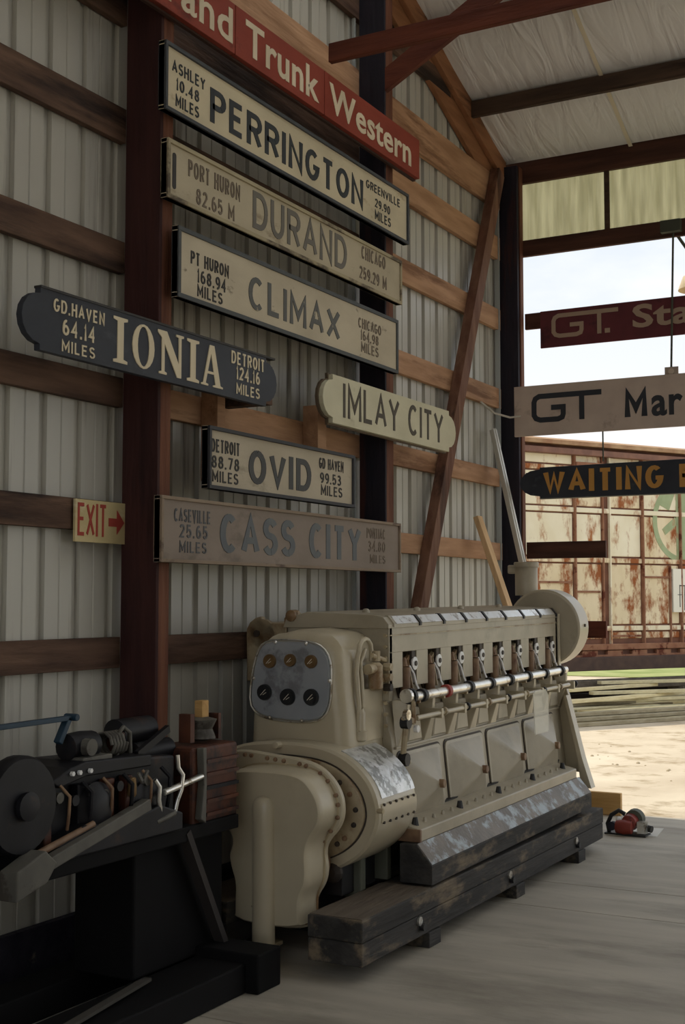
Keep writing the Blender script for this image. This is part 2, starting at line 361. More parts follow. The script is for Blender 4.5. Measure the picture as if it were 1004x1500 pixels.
# ------------------------------------------------------------ setting: floor, yard
YB = 9.62
fl = thing('floor', (0, 0, 0), kind='structure')
ys = [-5.0, -1.2, 2.4, 4.55, 6.52, 7.11, YB]
ys = [-2.9, -1.2, 2.35, 4.2, 6.52, 7.11, YB]
for i in range(len(ys) - 1):
    part('concrete_slab', MB().box(-.05, 12, ys[i] + .004, ys[i+1] - .004, -.12, 0), M['floor'], fl, bevel=.003)
part('joint_filler', MB().box(-.05, 12, -2.9, YB - .02, -.14, -.012), flat('joint_dirt', '3c3832'), fl)
gr = solo('ground', MB().box(-60, 60, -60, 90, -.3, -.03), M['ground'], (0, 20, 0), 'sandy sunlit yard outside the open side of the barn', 'ground', kind='structure')
solo('ground_grass', MB().box(-60, 60, 27.0, 90, -.1, -.015), M['grass'], (0, 27, 0), 'strip of yellow-green grass seen below the freight car', 'grass', kind='structure')

# ------------------------------------------------------------ wall_left
SL = .386
def roofz(y): return 5.11 + SL * (9.5 - y) if y > 1.5 else 5.11 + SL * 8.0 - SL * (1.5 - y)
wl = thing('wall_left', (0, 0, 0), kind='structure')
XW = -.045
def sheet(y0, y1):
    # 9 inch pitch: wide flat pan, raised rib, two fine beads
    P = []; n = 4; pitch = (y1 - y0) / n
    for k in range(n):
        b = y0 + k * pitch
        for dy, dx in ((0, 0), (.006, -.022), (.048, -.022), (.054, 0), (.137, 0), (.141, -.005), (.147, -.005), (.151, 0)):
            P.append((b + dy, XW + dx))
    P.append((y1, XW)); mb = MB()
    vs = []; fs = []
    for i, (y, x) in enumerate(P):
        vs += [(x, y, .05), (x, y, roofz(y) - .02), (x - .004, y, .05), (x - .004, y, roofz(y) - .02)]
    for i in range(len(P) - 1):
        a, b = 4 * i, 4 * i + 4
        fs += [(a, a+1, b+1, b), (a+3, a+2, b+2, b+3), (a+1, a+3, b+3, b+1), (a, b, b+2, a+2)]
    mb.add(vs, fs); return mb
y = 9.66 - .9144
while y > -3.2:
    part('metal_panel', sheet(y, y + .9144), M['steel'], wl); y -= .9144
# posts
for (y0, w, d) in ((4.69, .105, .2), (7.04, .125, .18), (2.3, .11, .2), (-.1, .11, .2), (-2.6, .11, .2)):
    h = roofz(y0) - .1
    for k in range(2):
        a = y0 + k * w / 2
        b_ = y0 + w if k else y0 + .022
        if k: a = y0 + .024
        part('post', MB().box(0, d if k == 0 else d - .004, a, b_, 0, h), (M['post_b'] if y0 == 7.04 else M['post_r']) if k == 0 else M['post_o'], wl, bevel=.003, label='lighter orange-brown side of the built-up post' if k else None)  # thin dark layer on one face, lighter wood behind it
# girts: boards on the inner face of the sheets, one board per bay
zs = [(1.30, 1.435), (1.915, 2.05), (2.49, 2.63), (3.115, 3.27), (3.74, 3.905), (4.31, 4.49), (4.72, 4.97)]
bays = [(-2.49, -.1), (0, 2.3), (2.4, 4.69), (4.86, 7.04), (7.17, 9.45)]
for bi, (y0, y1) in enumerate(bays):
    for zi, (z0, z1) in enumerate(zs):
        mt = M['girt_r'] if bi == 4 or (bi == 3 and zi in (2, 6)) else M['girt_l']  # lighter copy near the opening, darker elsewhere: light put into the wood colour
        o = part('girt', MB().box(-.038, 0, y0 - (.0 if zi < 6 else .0), y1 + .002, z0 + random.uniform(-.006, .006), z1), mt, wl, bevel=.003)
    part('skirt_board', MB().box(-.04, .0, y0, y1, 0, .25), M['timber_end'], wl, bevel=.003)
for z0 in (5.3, 5.9, 6.5, 7.0):
    ymax = 9.5 - (z0 + .2 - 5.11) / SL
    part('girt', MB().box(-.038, 0, -2.5, min(ymax, 9.4), z0, z0 + .14), M['girt_l'], wl, bevel=.003)
# rafters along the gable, doubled
part('rafter', MB().prism([(9.50, 5.11), (1.5, 5.11 + SL*8), (1.5, 5.11 + SL*8 - .17), (9.50, 4.94)], 'x', 0, .04), M['rafter'], wl, bevel=.003)
part('rafter', MB().prism([(9.40, 5.00), (1.5, 5.00 + SL*7.9), (1.5, 4.83 + SL*7.9), (9.40, 4.80)], 'x', -.038, -.002), M['rafter'], wl, bevel=.003)
# vertical cleats behind signs
for (y0, y1, z0, z1) in ((5.32, 5.39, 2.2, 2.66), (6.34, 6.44, 2.2, 2.72)):
    part('cleat', MB().box(.0, .10, y0, y1, z0, z1), M['girt_r'], wl, bevel=.003)
part('pale_strip', MB().box(-.03, -.01, 7.0, 7.012, .3, 5.4), flat('pale_strip_grey', '8f9494', rough=.4), wl)  # pale strip standing in for a thin gap of light
part('pale_strip', MB().box(-.03, .01, 9.40, 9.412, .3, 4.9), flat('pale_strip_grey', '8f9494', rough=.4), wl)  # pale strip beside the corner post

# ------------------------------------------------------------ wall_back (the open side)
wb = thing('wall_back', (0, YB, 0), kind='structure')
part('corner_post', MB().box(-.04, .145, 9.45, 9.49, 0, 5.06), M['post_b'], wb, bevel=.003)
part('corner_post', MB().box(-.04, .155, 9.492, 9.56, 0, 5.06), M['post_o'], wb, bevel=.003)
part('header', MB().box(-.04, 7.5, 9.56, 9.60, 4.94, 5.12), M['header'], wb, bevel=.003)
part('header', MB().box(-.04, 7.5, 9.56, 9.60, 4.345, 4.475), M['header'], wb, bevel=.003)
part('girt', MB().box(.155, 7.5, 9.58, 9.61, 3.757, 3.884), M['header'], wb, bevel=.003)
for z0, z1, e in ((2.47, 2.61, .785), (1.93, 2.06, .79), (1.315, 1.445, .785)):
    part('girt_stub', MB().box(.15, e, 9.58, 9.615, z0, z1), M['beamx'] if z0 < 1.4 else M['header'], wb, bevel=.003)
for x in (.815, 2.6, 4.4, 6.2):
    part('divider', MB().box(x, x + .04, 9.585, 9.605, 4.475, 4.94), M['purlin'], wb, bevel=.002)
def corr(x0, x1, y, z0, z1, amp=.009, pitch=.07):
    n = int((x1 - x0) / pitch * 6); vs = []; fs = []
    for i in range(n + 1):
        x = x0 + (x1 - x0) * i / n; yy = y + amp * math.sin(2 * math.pi * x / pitch)
        vs += [(x, yy, z0), (x, yy, z1)]
    for i in range(n): fs.append((2*i, 2*i+1, 2*i+3, 2*i+2))
    return MB().add(vs, fs)
for k in range(8):
    part('translucent_panel', corr(-.03 + k * .94, .91 + k * .94, 9.625, 4.36, 5.1), M['fiber'], wb, smooth=60)
part('post', MB().box(7.4, 7.6, 9.42, 9.56, 0, 5.06), M['post_r'], wb, bevel=.003)
part('header', MB().box(7.5, 12, 9.56, 9.60, 4.345, 5.12), M['header'], wb)
# unseen sides of the barn, closed and opened to steer the light inside
wr = thing('wall_right', (12, 0, 0), kind='structure')
part('post', MB().box(11.9, 12.05, -.1, .05, 0, 5.4), M['post_r'], wr)
part('post', MB().box(11.9, 12.05, 2.2, 2.35, 0, 7.4), M['post_r'], wr)
part('post', MB().box(11.9, 12.05, YB - .15, YB, 0, 5.0), M['post_r'], wr)
part('wall_sheet', MB().prism([(-2.64, 4.9), (YB, 4.9), (1.5, 8.1)], 'x', 12, 12.05), M['steel'], wr)
part('wall_sheet', MB().box(12, 12.05, -2.64, 5.5, 0, 4.9), M['steel'], wr)
wf = thing('wall_front', (0, -2.6, 0), kind='structure')
for x in (4.6, 8, 11.9):
    part('post', MB().box(x, x + .15, -2.6, -2.45, 0, 5.8), M['post_r'], wf)
part('header', MB().box(-.05, 12, -2.64, -2.6, 5.1, 5.9), M['header'], wf)
part('wall_sheet', MB().box(5.4, 12.05, -2.68, -2.64, 0, 5.9), M['steel'], wf)

# ------------------------------------------------------------ ceiling
ce = thing('ceiling', (0, 0, 5), kind='structure')
def slope_slab(y0, y1, x0, x1, t0, t1, nx=40, ny=14, sag=0):
    vs = []; fs = []
    for j in range(ny + 1):
        yy = y0 + (y1 - y0) * j / ny
        for i in range(nx + 1):
            xx = x0 + (x1 - x0) * i / nx
            s_ = -sag * math.sin(math.pi * j / ny) * (1 + .25 * math.sin(xx * 5.1))
            vs.append((xx, yy, roofz(yy) + t0 + s_))
    for j in range(ny):
        for i in range(nx):
            a = j * (nx + 1) + i; fs.append((a, a + 1, a + nx + 2, a + nx + 1))
    return MB().add(vs, fs)
pur_y = [9.52, 8.80, 8.02, 7.2, 6.4, 5.6, 4.8, 4.0, 3.1, 2.2]
for a, b2 in zip(pur_y[1:], pur_y[:-1]):
    if 4.7 < a < 6.5: continue          # three bays left to the added skylight sheets
    part('blanket', slope_slab(a, b2, -.04, 12, .0, 0, sag=.018), M['vinyl'], ce, smooth=60)
    for xs_ in (1.05, 2.25, 3.45, 4.65):
        part('blanket_seam', MB().bar((xs_, a, roofz(a) - .022), (xs_, b2, roofz(b2) - .022), .03, .004), flat('seam_tape', 'b8b09c'), ce)
rd_ = flat('roof_steel', '9a978c')
def deck(pts, name, mt): part(name, MB().prism([(q, roofz(q) + .03) for q in pts] + [(q, roofz(q) + .07) for q in reversed(pts)], 'x', -.1, 12.1), mt, ce)
deck([7.2, 9.7], 'roof_deck', rd_); deck([1.5, 4.8], 'roof_deck', rd_); deck([-2.9, 1.5], 'roof_deck', rd_)
for k in range(12):      # translucent skylight sheets out of view, added to brighten the interior
    part('translucent_panel', MB().prism([(4.78, roofz(4.78) + .04), (7.22, roofz(7.22) + .04), (7.22, roofz(7.22) + .05), (4.78, roofz(4.78) + .05)], 'x', k * 1.0, k * 1.0 + .98), M['fiber_roof'], ce)
for yy in pur_y[1:]:
    part('purlin', MB().box(.04, 12, yy - .02, yy + .02, roofz(yy) - .135, roofz(yy) - .01), M['purlin'], ce, bevel=.003)
tie = solo('tie_beam', MB().box(.2, 12, 6.28, 6.32, 4.695, 4.805), M['beamx'], (.2, 6.3, 4.7), kind='structure', label=None, cat=None, bevel=.003)
kb = solo('knee_brace', MB().bar((.16, 7.08, 4.76), (1.55, 7.08, 5.72), .06, .15, up=(0, 1, 0)) if False else MB().prism([(.18, 4.80), (.18, 4.95), (1.75, 5.82), (2.0, 5.79)], 'y', 7.045, 7.085), M['beamx'], (.18, 7.06, 4.7), kind='structure', label=None, cat=None, bevel=.003)

# leaning lumber by the corner
solo('diagonal_brace', MB().bar((.04, 9.31, 4.97), (.04, 7.78, 1.45), .12, .075, up=(1, 0, 0)), M['brace'], (.06, 7.8, 1.45), kind='structure', label=None, cat=None, bevel=.003)
solo('leaning_board', MB().bar((.06, 8.80, 2.22), (.33, 8.80, 1.45), .04, .09, up=(0, 1, 0)), M['pale'], (.33, 8.8, 1.45), 'short pale board leaning against the wall behind the engine', 'board', bevel=.003)
solo('metal_rail', MB().bar((.02, 9.22, 2.92), (.30, 9.10, 1.87), .05, .03, up=(0, 1, 0)).bar((.035, 9.20, 2.92), (.315, 9.08, 1.87), .012, .05, up=(0, 1, 0)), flat('pale_grey_metal', 'a3a19a', rough=.4, metal=.3), (.3, 9.1, 1.87), 'thin pale grey metal rail leaning into the corner behind the engine', 'rail')

# ------------------------------------------------------------ signs on the left wall
def sign_mat(n, c1, c2, c3=None, s3=4.0, lo3=.58, hi3=.66, rough=.7): return mat(n, c1, c2, rough=rough, scale=5, stretch=(1, .5, 1), c3=c3, s3=s3, lo3=lo3, hi3=hi3, spec=.25, bump=.06)
def wall_sign(name, y0, y1, z0, z1, xf, board, frame, label, fr=.018, fd=.012, poly=None, cat='sign', th=.03, group='station signs on the left wall'):
    t = thing(name, (0 if xf < .1 else .2, (y0 + y1) / 2, z0), label, cat, group)
    if poly:
        part('board', MB().prism(poly, 'x', xf - th, xf), board, t, bevel=.002)
    else:
        part('board', MB().box(xf - th, xf, y0, y1, z0, z1), board, t)
        if fr:
            for b_ in ((y0, y1, z1 - fr, z1), (y0, y1, z0, z0 + fr), (y0, y0 + fr, z0 + fr, z1 - fr), (y1 - fr, y1, z0 + fr, z1 - fr)):
                part('frame_rail', MB().box(xf - th - .004, xf + fd, b_[0], b_[1], b_[2], b_[3]), frame, t, bevel=.002)
    return t
def letters(t, xf, rows, mt, plane='x'):
    for (s, a0, a1, b0, b1, bold) in rows:
        if s.isupper() or not any(ch.isalpha() for ch in s) or s[-1] == 'M':
            h = b1 - b0; w = h * (.14 + bold * 1.2)
            part('lettering', gothic_mb(s, a0, a1, b0, b1, xf, plane, w, gap=.40 if h < .09 else .27, K=1 + bold * 13), mt, t)
        else:
            part('lettering', text_mb(s, a0, a1, b0, b1, xf, plane, bold), mt, t)
XF = .262
ink = flat('dark_ink', '2c2b2b', scale=9); 
s_red = sign_mat('red_sign_face', '682b21', '733226', '4f2119')
# red sign: three bolted panels
rt = thing('hanging_sign', (.2, 5.4, 4.32), 'long red sign with white letters at the top of the wall', 'sign', 'station signs on the left wall')
for a, b2 in ((3.4, 5.215), (5.22, 6.125), (6.13, 7.38)):
    part('board', MB().box(XF - .03, XF, a, b2, 4.32, 4.575), s_red, rt, bevel=.002)
part('backing_board', MB().box(XF - .05, XF - .03, 3.4, 7.38, 4.31, 4.60), flat('dark_backing', '33201a'), rt)
wmat = flat('cream_letter_paint', 'b5a994', scale=5, c2='a39883')
letters(rt, XF, [('Grand', 4.40, 5.19, 4.36, 4.54, .015), ('Trunk', 5.31, 6.06, 4.36, 4.54, .02), ('Western', 6.18, 7.25, 4.36, 4.53, .02)], wmat)
# Perrington
t = wall_sign('station_sign', 4.63, 7.2, 3.842, 4.165, XF, sign_mat('cream_sign_a', '99907a', 'a89e86', '7c6a50', 6, .62, .7), flat('dark_blue_frame', '33363a'), 'long cream station sign with PERRINGTON in dark letters')
letters(t, XF, [('ASHLEY', 4.69, 4.955, 4.04, 4.095, .0), ('10.48', 4.725, 4.905, 3.962, 4.018, .005), ('MILES', 4.72, 4.905, 3.885, 3.94, .0),
    ('PERRINGTON', 5.0, 6.59, 3.905, 4.075, .022), ('GREENVILLE', 6.63, 7.085, 4.05, 4.10, .0), ('29.90', 6.745, 6.945, 3.965, 4.017, .0), ('MILES', 6.745, 6.955, 3.89, 3.945, .0)], flat('blue_black_ink', '23272b'))
# Durand
t = wall_sign('station_sign', 4.655, 7.1, 3.437, 3.715, XF, sign_mat('cream_sign_b', '8c8370', '978e7a', '6a5e4c', 5, .6, .7), sign_mat('worn_frame_b', '7d745e', '8a816a', '4c443a', 6, .5, .6), 'faded cream station sign with DURAND in thin grey letters', fr=.02, fd=.01)
letters(t, XF, [('PORT HURON', 4.825, 5.265, 3.585, 3.665, -.002), ('82.65 M', 4.89, 5.215, 3.47, 3.545, -.002), ('CHICAGO', 6.57, 6.88, 3.608, 3.685, -.003), ('259.29 M', 6.545, 6.895, 3.487, 3.56, -.003)], flat('faded_brown_ink', '5a5045'))
letters(t, XF, [('DURAND', 5.385, 6.385, 3.485, 3.677, .006)], flat('faded_grey_ink', '55524c'))
part('slot', MB().prism(rrect(4.70, 4.728, 3.49, 3.66, .013), 'x', XF - .001, XF + .002), flat('dark_ink', '2c2b2b'), t)
# Climax
t = wall_sign('station_sign', 4.745, 7.05, 2.995, 3.33, XF, sign_mat('cream_sign_c', '938a78', 'a19885', '5c5246', 7, .6, .68), flat('dark_grey_frame', '3d4042'), 'weathered cream station sign with CLIMAX and dark grey frame', fr=.022, fd=.008)
letters(t, XF, [('PT HURON', 4.85, 5.168, 3.175, 3.236, .004), ('168.94', 4.905, 5.145, 3.097, 3.16, .004), ('MILES', 4.905, 5.115, 3.031, 3.087, .004)], flat('dark_ink', '2c2b2b'))
letters(t, XF, [('CLIMAX', 5.35, 6.305, 3.065, 3.235, .016)], flat('grey_letter_c', '4a4b4a', c3='8a826e', s3=16, lo3=.6, hi3=.68))
letters(t, XF, [('CHICAGO', 6.53, 6.82, 3.19, 3.25, -.002), ('164.98', 6.56, 6.785, 3.122, 3.18, -.002), ('MILES', 6.565, 6.785, 3.052, 3.11, -.002)], flat('faded_brown_ink', '5a5045'))
# Ionia: rounded ends with square shoulders
def shoulder_poly(y0, y1, z0, z1, sh, r, n=8):
    zc = (z0 + z1) / 2; out = [(y0, z0), (y1, z0), (y1, z0 + sh)]
    for k in range(n + 1):
        a = R(-90 + 180 * k / n); out.append((y1 + r * math.cos(a) * .9, zc + ((z1 - z0) / 2 - sh) * math.sin(a)))
    out += [(y1, z1 - sh), (y1, z1), (y0, z1), (y0, z1 - sh)]
    for k in range(n + 1):
        a = R(90 + 180 * k / n); out.append((y0 + r * math.cos(a) * .9, zc + ((z1 - z0) / 2 - sh) * math.sin(a)))
    out.append((y0, z0 + sh)); return out
XI = .30
blk = sign_mat('blue_black_sign_face', '22252c', '2b2e35', '3a3d42', 5, .6, .7, rough=.5)
t = wall_sign('station_sign', 3.77, 5.56, 2.578, 2.83, XI, blk, blk, 'dark blue station sign with rounded ends and cream IONIA', poly=shoulder_poly(3.79, 5.46, 2.578, 2.83, .025, .115))
for yb_ in (4.70, 5.50):
    part('bracket', MB().box(.0 if yb_ > 5 else .2, .27, yb_, yb_ + .07, 2.60, 2.80), M['girt_l'], t, bevel=.002)
part('edge_trim', MB().box(XI - .034, XI + .004, 3.79, 5.54, 2.826, 2.836), flat('dark_ink', '2c2b2b'), t)
gold = flat('pale_cream_letters', 'b3a890')
letters(t, XI, [('GD.HAVEN', 3.865, 4.18, 2.747, 2.80, .006), ('64.14', 3.92, 4.12, 2.662, 2.727, .008), ('MILES', 3.917, 4.12, 2.595, 2.642, .006),
    ('DETROIT', 5.14, 5.44, 2.748, 2.81, .006), ('124.16', 5.185, 5.395, 2.676, 2.74, .006), ('MILES', 5.185, 5.395, 2.605, 2.657, .006)], gold)
def ionia(y0, y1, z0, z1, face):
    mb = MB(); h = z1 - z0
    def pz(poly): mb.prism([(y0 + (y1 - y0) * a, z0 + h * b) for a, b in poly], 'x', face - .002, face + .003 + .0002 * ((len(mb.v) // 8) % 9))
    def I(a, w):  # stem with slab serifs
        pz([(a, 0), (a + w, 0), (a + w, .06), (a + w*.72, .09), (a + w*.72, .91), (a + w, .94), (a + w, 1), (a, 1), (a, .94), (a + w*.28, .91), (a + w*.28, .09), (a, .06)])
    I(0, .115)
    # O: thick sides, thin top and bottom
    c, rx = .25, .095; n = 20
    for k in range(n):
        q = []
        for kk in (k, k + 1):
            th = 2 * math.pi * kk / n; q.append(((c + rx * math.cos(th)), .5 + .5 * math.sin(th), (c + (rx - .045) * math.cos(th)), .5 + .45 * math.sin(th)))
        pz([(q[0][0], q[0][1]), (q[1][0], q[1][1]), (q[1][2], q[1][3]), (q[0][2], q[0][3])])
    # N
    pz([(.385, .0), (.455, 0), (.455, .05), (.435, .07), (.435, .93), (.41, .93), (.41, .07), (.385, .05)])
    pz([(.375, 1), (.455, 1), (.575, .25), (.575, 0), (.55, 0), (.42, .80), (.375, .94)])
    pz([(.54, 1), (.61, 1), (.61, .95), (.588, .93), (.588, 0), (.565, .0), (.565, .93), (.54, .95)])
    I(.645, .115)
    # A
    pz([(.865, 1), (.91, 1), (.975, .06), (1.0, .04), (1.0, 0), (.90, 0), (.90, .04), (.925, .06), (.875, .85)])
    pz([(.865, 1), (.885, .90), (.825, .06), (.85, .04), (.85, 0), (.78, 0), (.78, .04), (.80, .06)])
    pz([(.83, .30), (.925, .30), (.925, .36), (.83, .36)])
    return mb
part('lettering', ionia(4.24, 5.065, 2.607, 2.803, XI), gold, t)
# Imlay City
XM = .275
im_p = shoulder_poly(6.20, 7.80, 2.588, 2.862, .03, .125)
imb = sign_mat('pale_cream_sign', '9e9a84', 'aaa690', '878069', 4, .62, .72)
t = wall_sign('station_sign', 6.2, 7.86, 2.588, 2.862, XM, imb, imb, 'cream station sign with rounded ends reading IMLAY CITY', poly=im_p, th=.028)
part('bracket', MB().box(.17, .245, 7.06, 7.13, 2.62, 2.83), M['girt_l'], t)
part('back_board', MB().prism([(a + (a - 7.03) * .012, b + (b - 2.725) * .06) for a, b in im_p], 'x', XM - .045, XM - .028), flat('brown_sign_edge', '4d4133'), t)
letters(t, XM, [('IMLAY CITY', 6.32, 7.70, 2.633, 2.827, -.004)], flat('thin_brown_black_ink', '3d382f'))
# Ovid
t = wall_sign('station_sign', 5.0, 6.466, 2.13, 2.43, XF, sign_mat('cream_sign_d', '8e8574', '9a9180', '766e5e', 5, .6, .7), flat('charcoal_frame', '2e2f33'), 'short cream station sign reading OVID in dark letters', fr=.018, fd=.014)
letters(t, XF, [('DETROIT', 5.03, 5.275, 2.308, 2.372, .0), ('88.78', 5.035, 5.27, 2.232, 2.292, .006), ('MILES', 5.04, 5.263, 2.166, 2.22, .004),
    ('GD HAVEN', 6.068, 6.345, 2.323, 2.382, .0), ('99.53', 6.08, 6.315, 2.243, 2.302, .006), ('MILES', 6.09, 6.33, 2.178, 2.233, .004)], flat('dark_ink', '2c2b2b'))
letters(t, XF, [('OVID', 5.358, 5.98, 2.183, 2.355, .03)], flat('dark_grey_letter', '38393a'))
# Cass City
t = wall_sign('station_sign', 4.63, 7.068, 1.772, 2.072, XF, sign_mat('brown_grey_sign', '6c6259', '776c63', '5a5149', 4, .58, .7), sign_mat('brown_moulding', '6b5d4f', '786a5b', '4d4038', 6), 'long brown-grey station sign with blue-grey CASS CITY letters', fr=.016, fd=.012)
letters(t, XF, [('CASEVILLE', 4.737, 5.025, 1.96, 2.02, .0), ('25.65', 4.78, 5.003, 1.888, 1.95, .006), ('MILES', 4.78, 4.995, 1.82, 1.872, .004)], flat('faded_blue_ink', '4a4a4c'))
letters(t, XF, [('CASS CITY', 5.108, 6.56, 1.83, 2.02, .03)], flat('blue_grey_letter', '4b4f54', c2='555859', scale=12))
letters(t, XF, [('PONTIAC', 6.633, 6.87, 1.965, 2.025, -.003), ('34.80', 6.65, 6.87, 1.888, 1.95, -.003), ('MILES', 6.675, 6.87, 1.82, 1.868, -.003)], flat('ghost_ink', '605549'))
# Exit
t = wall_sign('exit_sign', 4.345, 4.69, 1.858, 2.045, .02, sign_mat('yellowed_sign', 'a89a72', 'b3a47c', 'c0b59a', 4, .5, .6), None, 'small yellowed EXIT sign with red letters and arrow beside post', fr=0, th=.012, group=None)
letters(t, .02, [('EXIT', 4.36, 4.555, 1.885, 2.03, -.025)], flat('exit_red', '8e3a30'))
part('arrow', MB().prism([(4.572, 1.935), (4.63, 1.935), (4.63, 1.90), (4.682, 1.955), (4.63, 2.01), (4.63, 1.972), (4.572, 1.972)], 'x', .019, .023), flat('exit_red', '8e3a30'), t)

# ------------------------------------------------------------ signs in the opening
def open_sign(name, label): return thing(name, (.8, 9.3, 3), label, 'sign', 'station signs hung in the open side')
GP = lambda x0, x1, z0, z1: None
def gt_logo(x0, x1, z0, z1, dot=False):
    w = x1 - x0; h = z1 - z0; X = lambda a: x0 + a * w; Z = lambda b: z0 + b * h
    c = .075
    g = [(X(1), Z(.93)), (X(c+.03), Z(.93)), (X(.05), Z(.85)), (X(.03), Z(.72)), (X(.03), Z(.25)), (X(.06), Z(.13)), (X(.12), Z(.07)), (X(.38), Z(.07)), (X(.44), Z(.13)), (X(.455), Z(.25)), (X(.455), Z(.50)), (X(.28), Z(.50))]
    tt = [(X(.72), Z(.93)), (X(.72), Z(0))]
    return [g, tt]
y = 9.46
t = open_sign('hanging_sign', 'dark red sign hung in the opening, topmost of three'); t['category'] = 'sign'
part('board', MB().box(.327, 3.4, y, y + .02, 3.57, 3.86), sign_mat('maroon_sign_face', '4b2429', '57292e', '3d1f24'), t, bevel=.002)
tan = flat('tan_letters', '8c7a6a')
part('logo', strokes_mb(gt_logo(.42, .95, 3.64, 3.825), .032, y, 'y'), tan, t)
part('logo', MB().box(.845, .885, y - .003, y + .002, 3.64, 3.675), tan, t)
letters(t, y, [('Sta', 1.06, 1.51, 3.652, 3.832, .025), ('tion', 1.545, 2.05, 3.655, 3.832, .025)], tan, 'y')
y = 9.30
t = open_sign('hanging_sign', 'beige sign with dark letters hung in the opening, middle of three')
part('board', MB().box(.165, 3.3, y, y + .025, 2.864, 3.252), sign_mat('beige_sign_face', '988a80', 'a4968b', '8b7d72'), t, bevel=.002)
nav = flat('navy_letters', '23262c')
part('logo', strokes_mb(gt_logo(.311, .86, 2.966, 3.178), .04, y, 'y'), nav, t)
part('lettering', gothic_mb('M', 1.035, 1.205, 2.957, 3.16, y, 'y', .044), nav, t)
letters(t, y, [('ar', 1.235, 1.465, 2.95, 3.105, .025)], nav, 'y')
part('hanger_plate', MB().box(1.33, 1.43, y + .025, y + .035, 3.20, 3.31), flat('beige_plate', '8d8176'), t, bevel=.002)
part('hanger_plate', MB().cyl((1.38, y + .024, 3.275), (1.38, y + .018, 3.275), .022), flat('beige_plate_b', 'a89c90'), t)
solo('hanging_rod', MB().cyl((1.36, 9.53, 4.36), (1.375, 9.34, 3.28), .008, seg=8), flat('rod_green_black', '3a3d34'), (1.36, 9.5, 3.3), 'thin dark rod holding up the beige sign', 'rod')
part('rod_bracket', MB().box(1.27, 1.42, 9.50, 9.56, 4.37, 4.46), flat('rod_green_black', '3a3d34'), wb)
solo('tie_wire', MB().tube([(.03, 8.95, 3.10), (.08, 9.1, 3.03), (.15, 9.25, 3.01), (.22, 9.29, 3.02)], .008, 6), flat('pale_wire', 'a09c92'), (.03, 9, 3), 'pale wire running from the wall to the beige sign', 'wire')
y = 9.29
t = open_sign('hanging_sign', 'black sign with rounded end and golden letters, lowest of three')
wp = [(x_, z_) for x_, z_ in [(.37, 2.373), (3.3, 2.373), (3.3, 2.64), (.37, 2.615), (.37, 2.60)]]
for k in range(9):
    a = R(90 + 180 * k / 8); wp.append((.345 + .135 * math.cos(a), 2.498 + .10 * math.sin(a)))
wp.append((.37, 2.395))
part('board', MB().prism(wp, 'y', y, y + .03), blk, t, bevel=.002)
part('edge_trim', MB().box(.37, 3.3, y - .002, y + .032, 2.372, 2.378), flat('trim_grey', '6d6a60'), t)
letters(t, y, [('WAITING', .398, 1.317, 2.42, 2.588, .03), ('ROOM', 1.433, 2.0, 2.42, 2.588, .03)], flat('gold_letters', '9c7238'), 'y')
solo('hanging_rod', MB().cyl((.86, 9.32, 2.64), (.86, 9.32, 2.865), .006, seg=8), flat('rod_green_black', '3a3d34'), (.86, 9.32, 2.6), 'thin dark rod between beige sign and black sign', 'rod')
# yard lamp outside
t = thing('yard_lamp', (1.56, 9.62, 4.3), 'beige dome-shaded lamp hanging outside the opening at right', 'lamp')
part('shade', MB().lathe([(.03, .17), (.06, .16), (.13, .10), (.16, .02), (.165, 0), (.155, 0), (.12, .09), (.02, .15)], (1.48, 9.85, 3.985), 'z', 28), flat('beige_enamel', 'b9a887', rough=.4), t, smooth=40)
part('arm', MB().tube([(1.36, 9.62, 4.38), (1.44, 9.72, 4.24), (1.48, 9.82, 4.20), (1.48, 9.85, 4.13)], .012, 8), flat('rod_green_black', '3a3d34'), t)

# ------------------------------------------------------------ freight car
GAIN = 1.15
hd = R(31); D = Vector((math.sin(hd), math.cos(hd), 0)); N = Vector((math.cos(hd), -math.sin(hd), 0)); P0 = Vector((-2.158, 18.946, 0))
bc = thing('boxcar', tuple(P0), 'rusty white freight car standing in the yard beyond the opening', 'freight car', rot=(0, 0, -hd))
# local frame: x = N (toward viewer), y = D (along the car)
LOC[bc.name] = Vector((0, 0, 0))
rust = mat('rusted_white_paint', 'd3caaf', 'ded5be', rough=.8, scale=2.5, stretch=(1, 1, .8), c3='96603a', s3=4.2, lo3=.53, hi3=.66, st3=(1, 1, .45), spec=.1, detail=10)
rust2 = mat('heavily_rusted_paint', 'cabb9a', 'd8ccb0', rough=.85, scale=2.5, stretch=(1, 1, .5), c3='8a5434', s3=4.6, lo3=.47, hi3=.60, st3=(1, 1, .5), spec=.1, detail=10)
ironr = mat('red_rust_iron', '7c5644', '8e6a54', rough=.9, scale=5, c3='5a3328', s3=5, spec=.1)
roofm = mat('rusted_roof_iron', '8b6a52', 'a58a6c', rough=.85, scale=4, spec=.1)
part('car_body', MB().box(-2.9, -.03, -7, 8, .9, 4.0), flat('dark_seam_rust', '5a3a2c', c2='6e4836', scale=4), bc)
part('car_skin', MB().box(-.031, -.02, -7, 8, .93, 3.8), flat('dark_seam_rust', '5a3a2c'), bc)
vx = [-7, -5.6, -4.2, -2.8, -1.5, -.50, .06, .20, .86, 1.66, 2.8, 4.2, 5.6, 8]
hzs = [.92, 1.14, 2.17, 2.92, 3.54, 3.80]
for i in range(len(vx) - 1):
    if vx[i+1] - vx[i] < .2: continue
    for j in range(len(hzs) - 1):
        part('side_panel', MB().box(-.03, -.005, vx[i] + .025, vx[i+1] - .025, hzs[j] + .105, hzs[j+1] - .018), rust2 if (j < 2 or random.random() < .25) else rust, bc, bevel=.01)
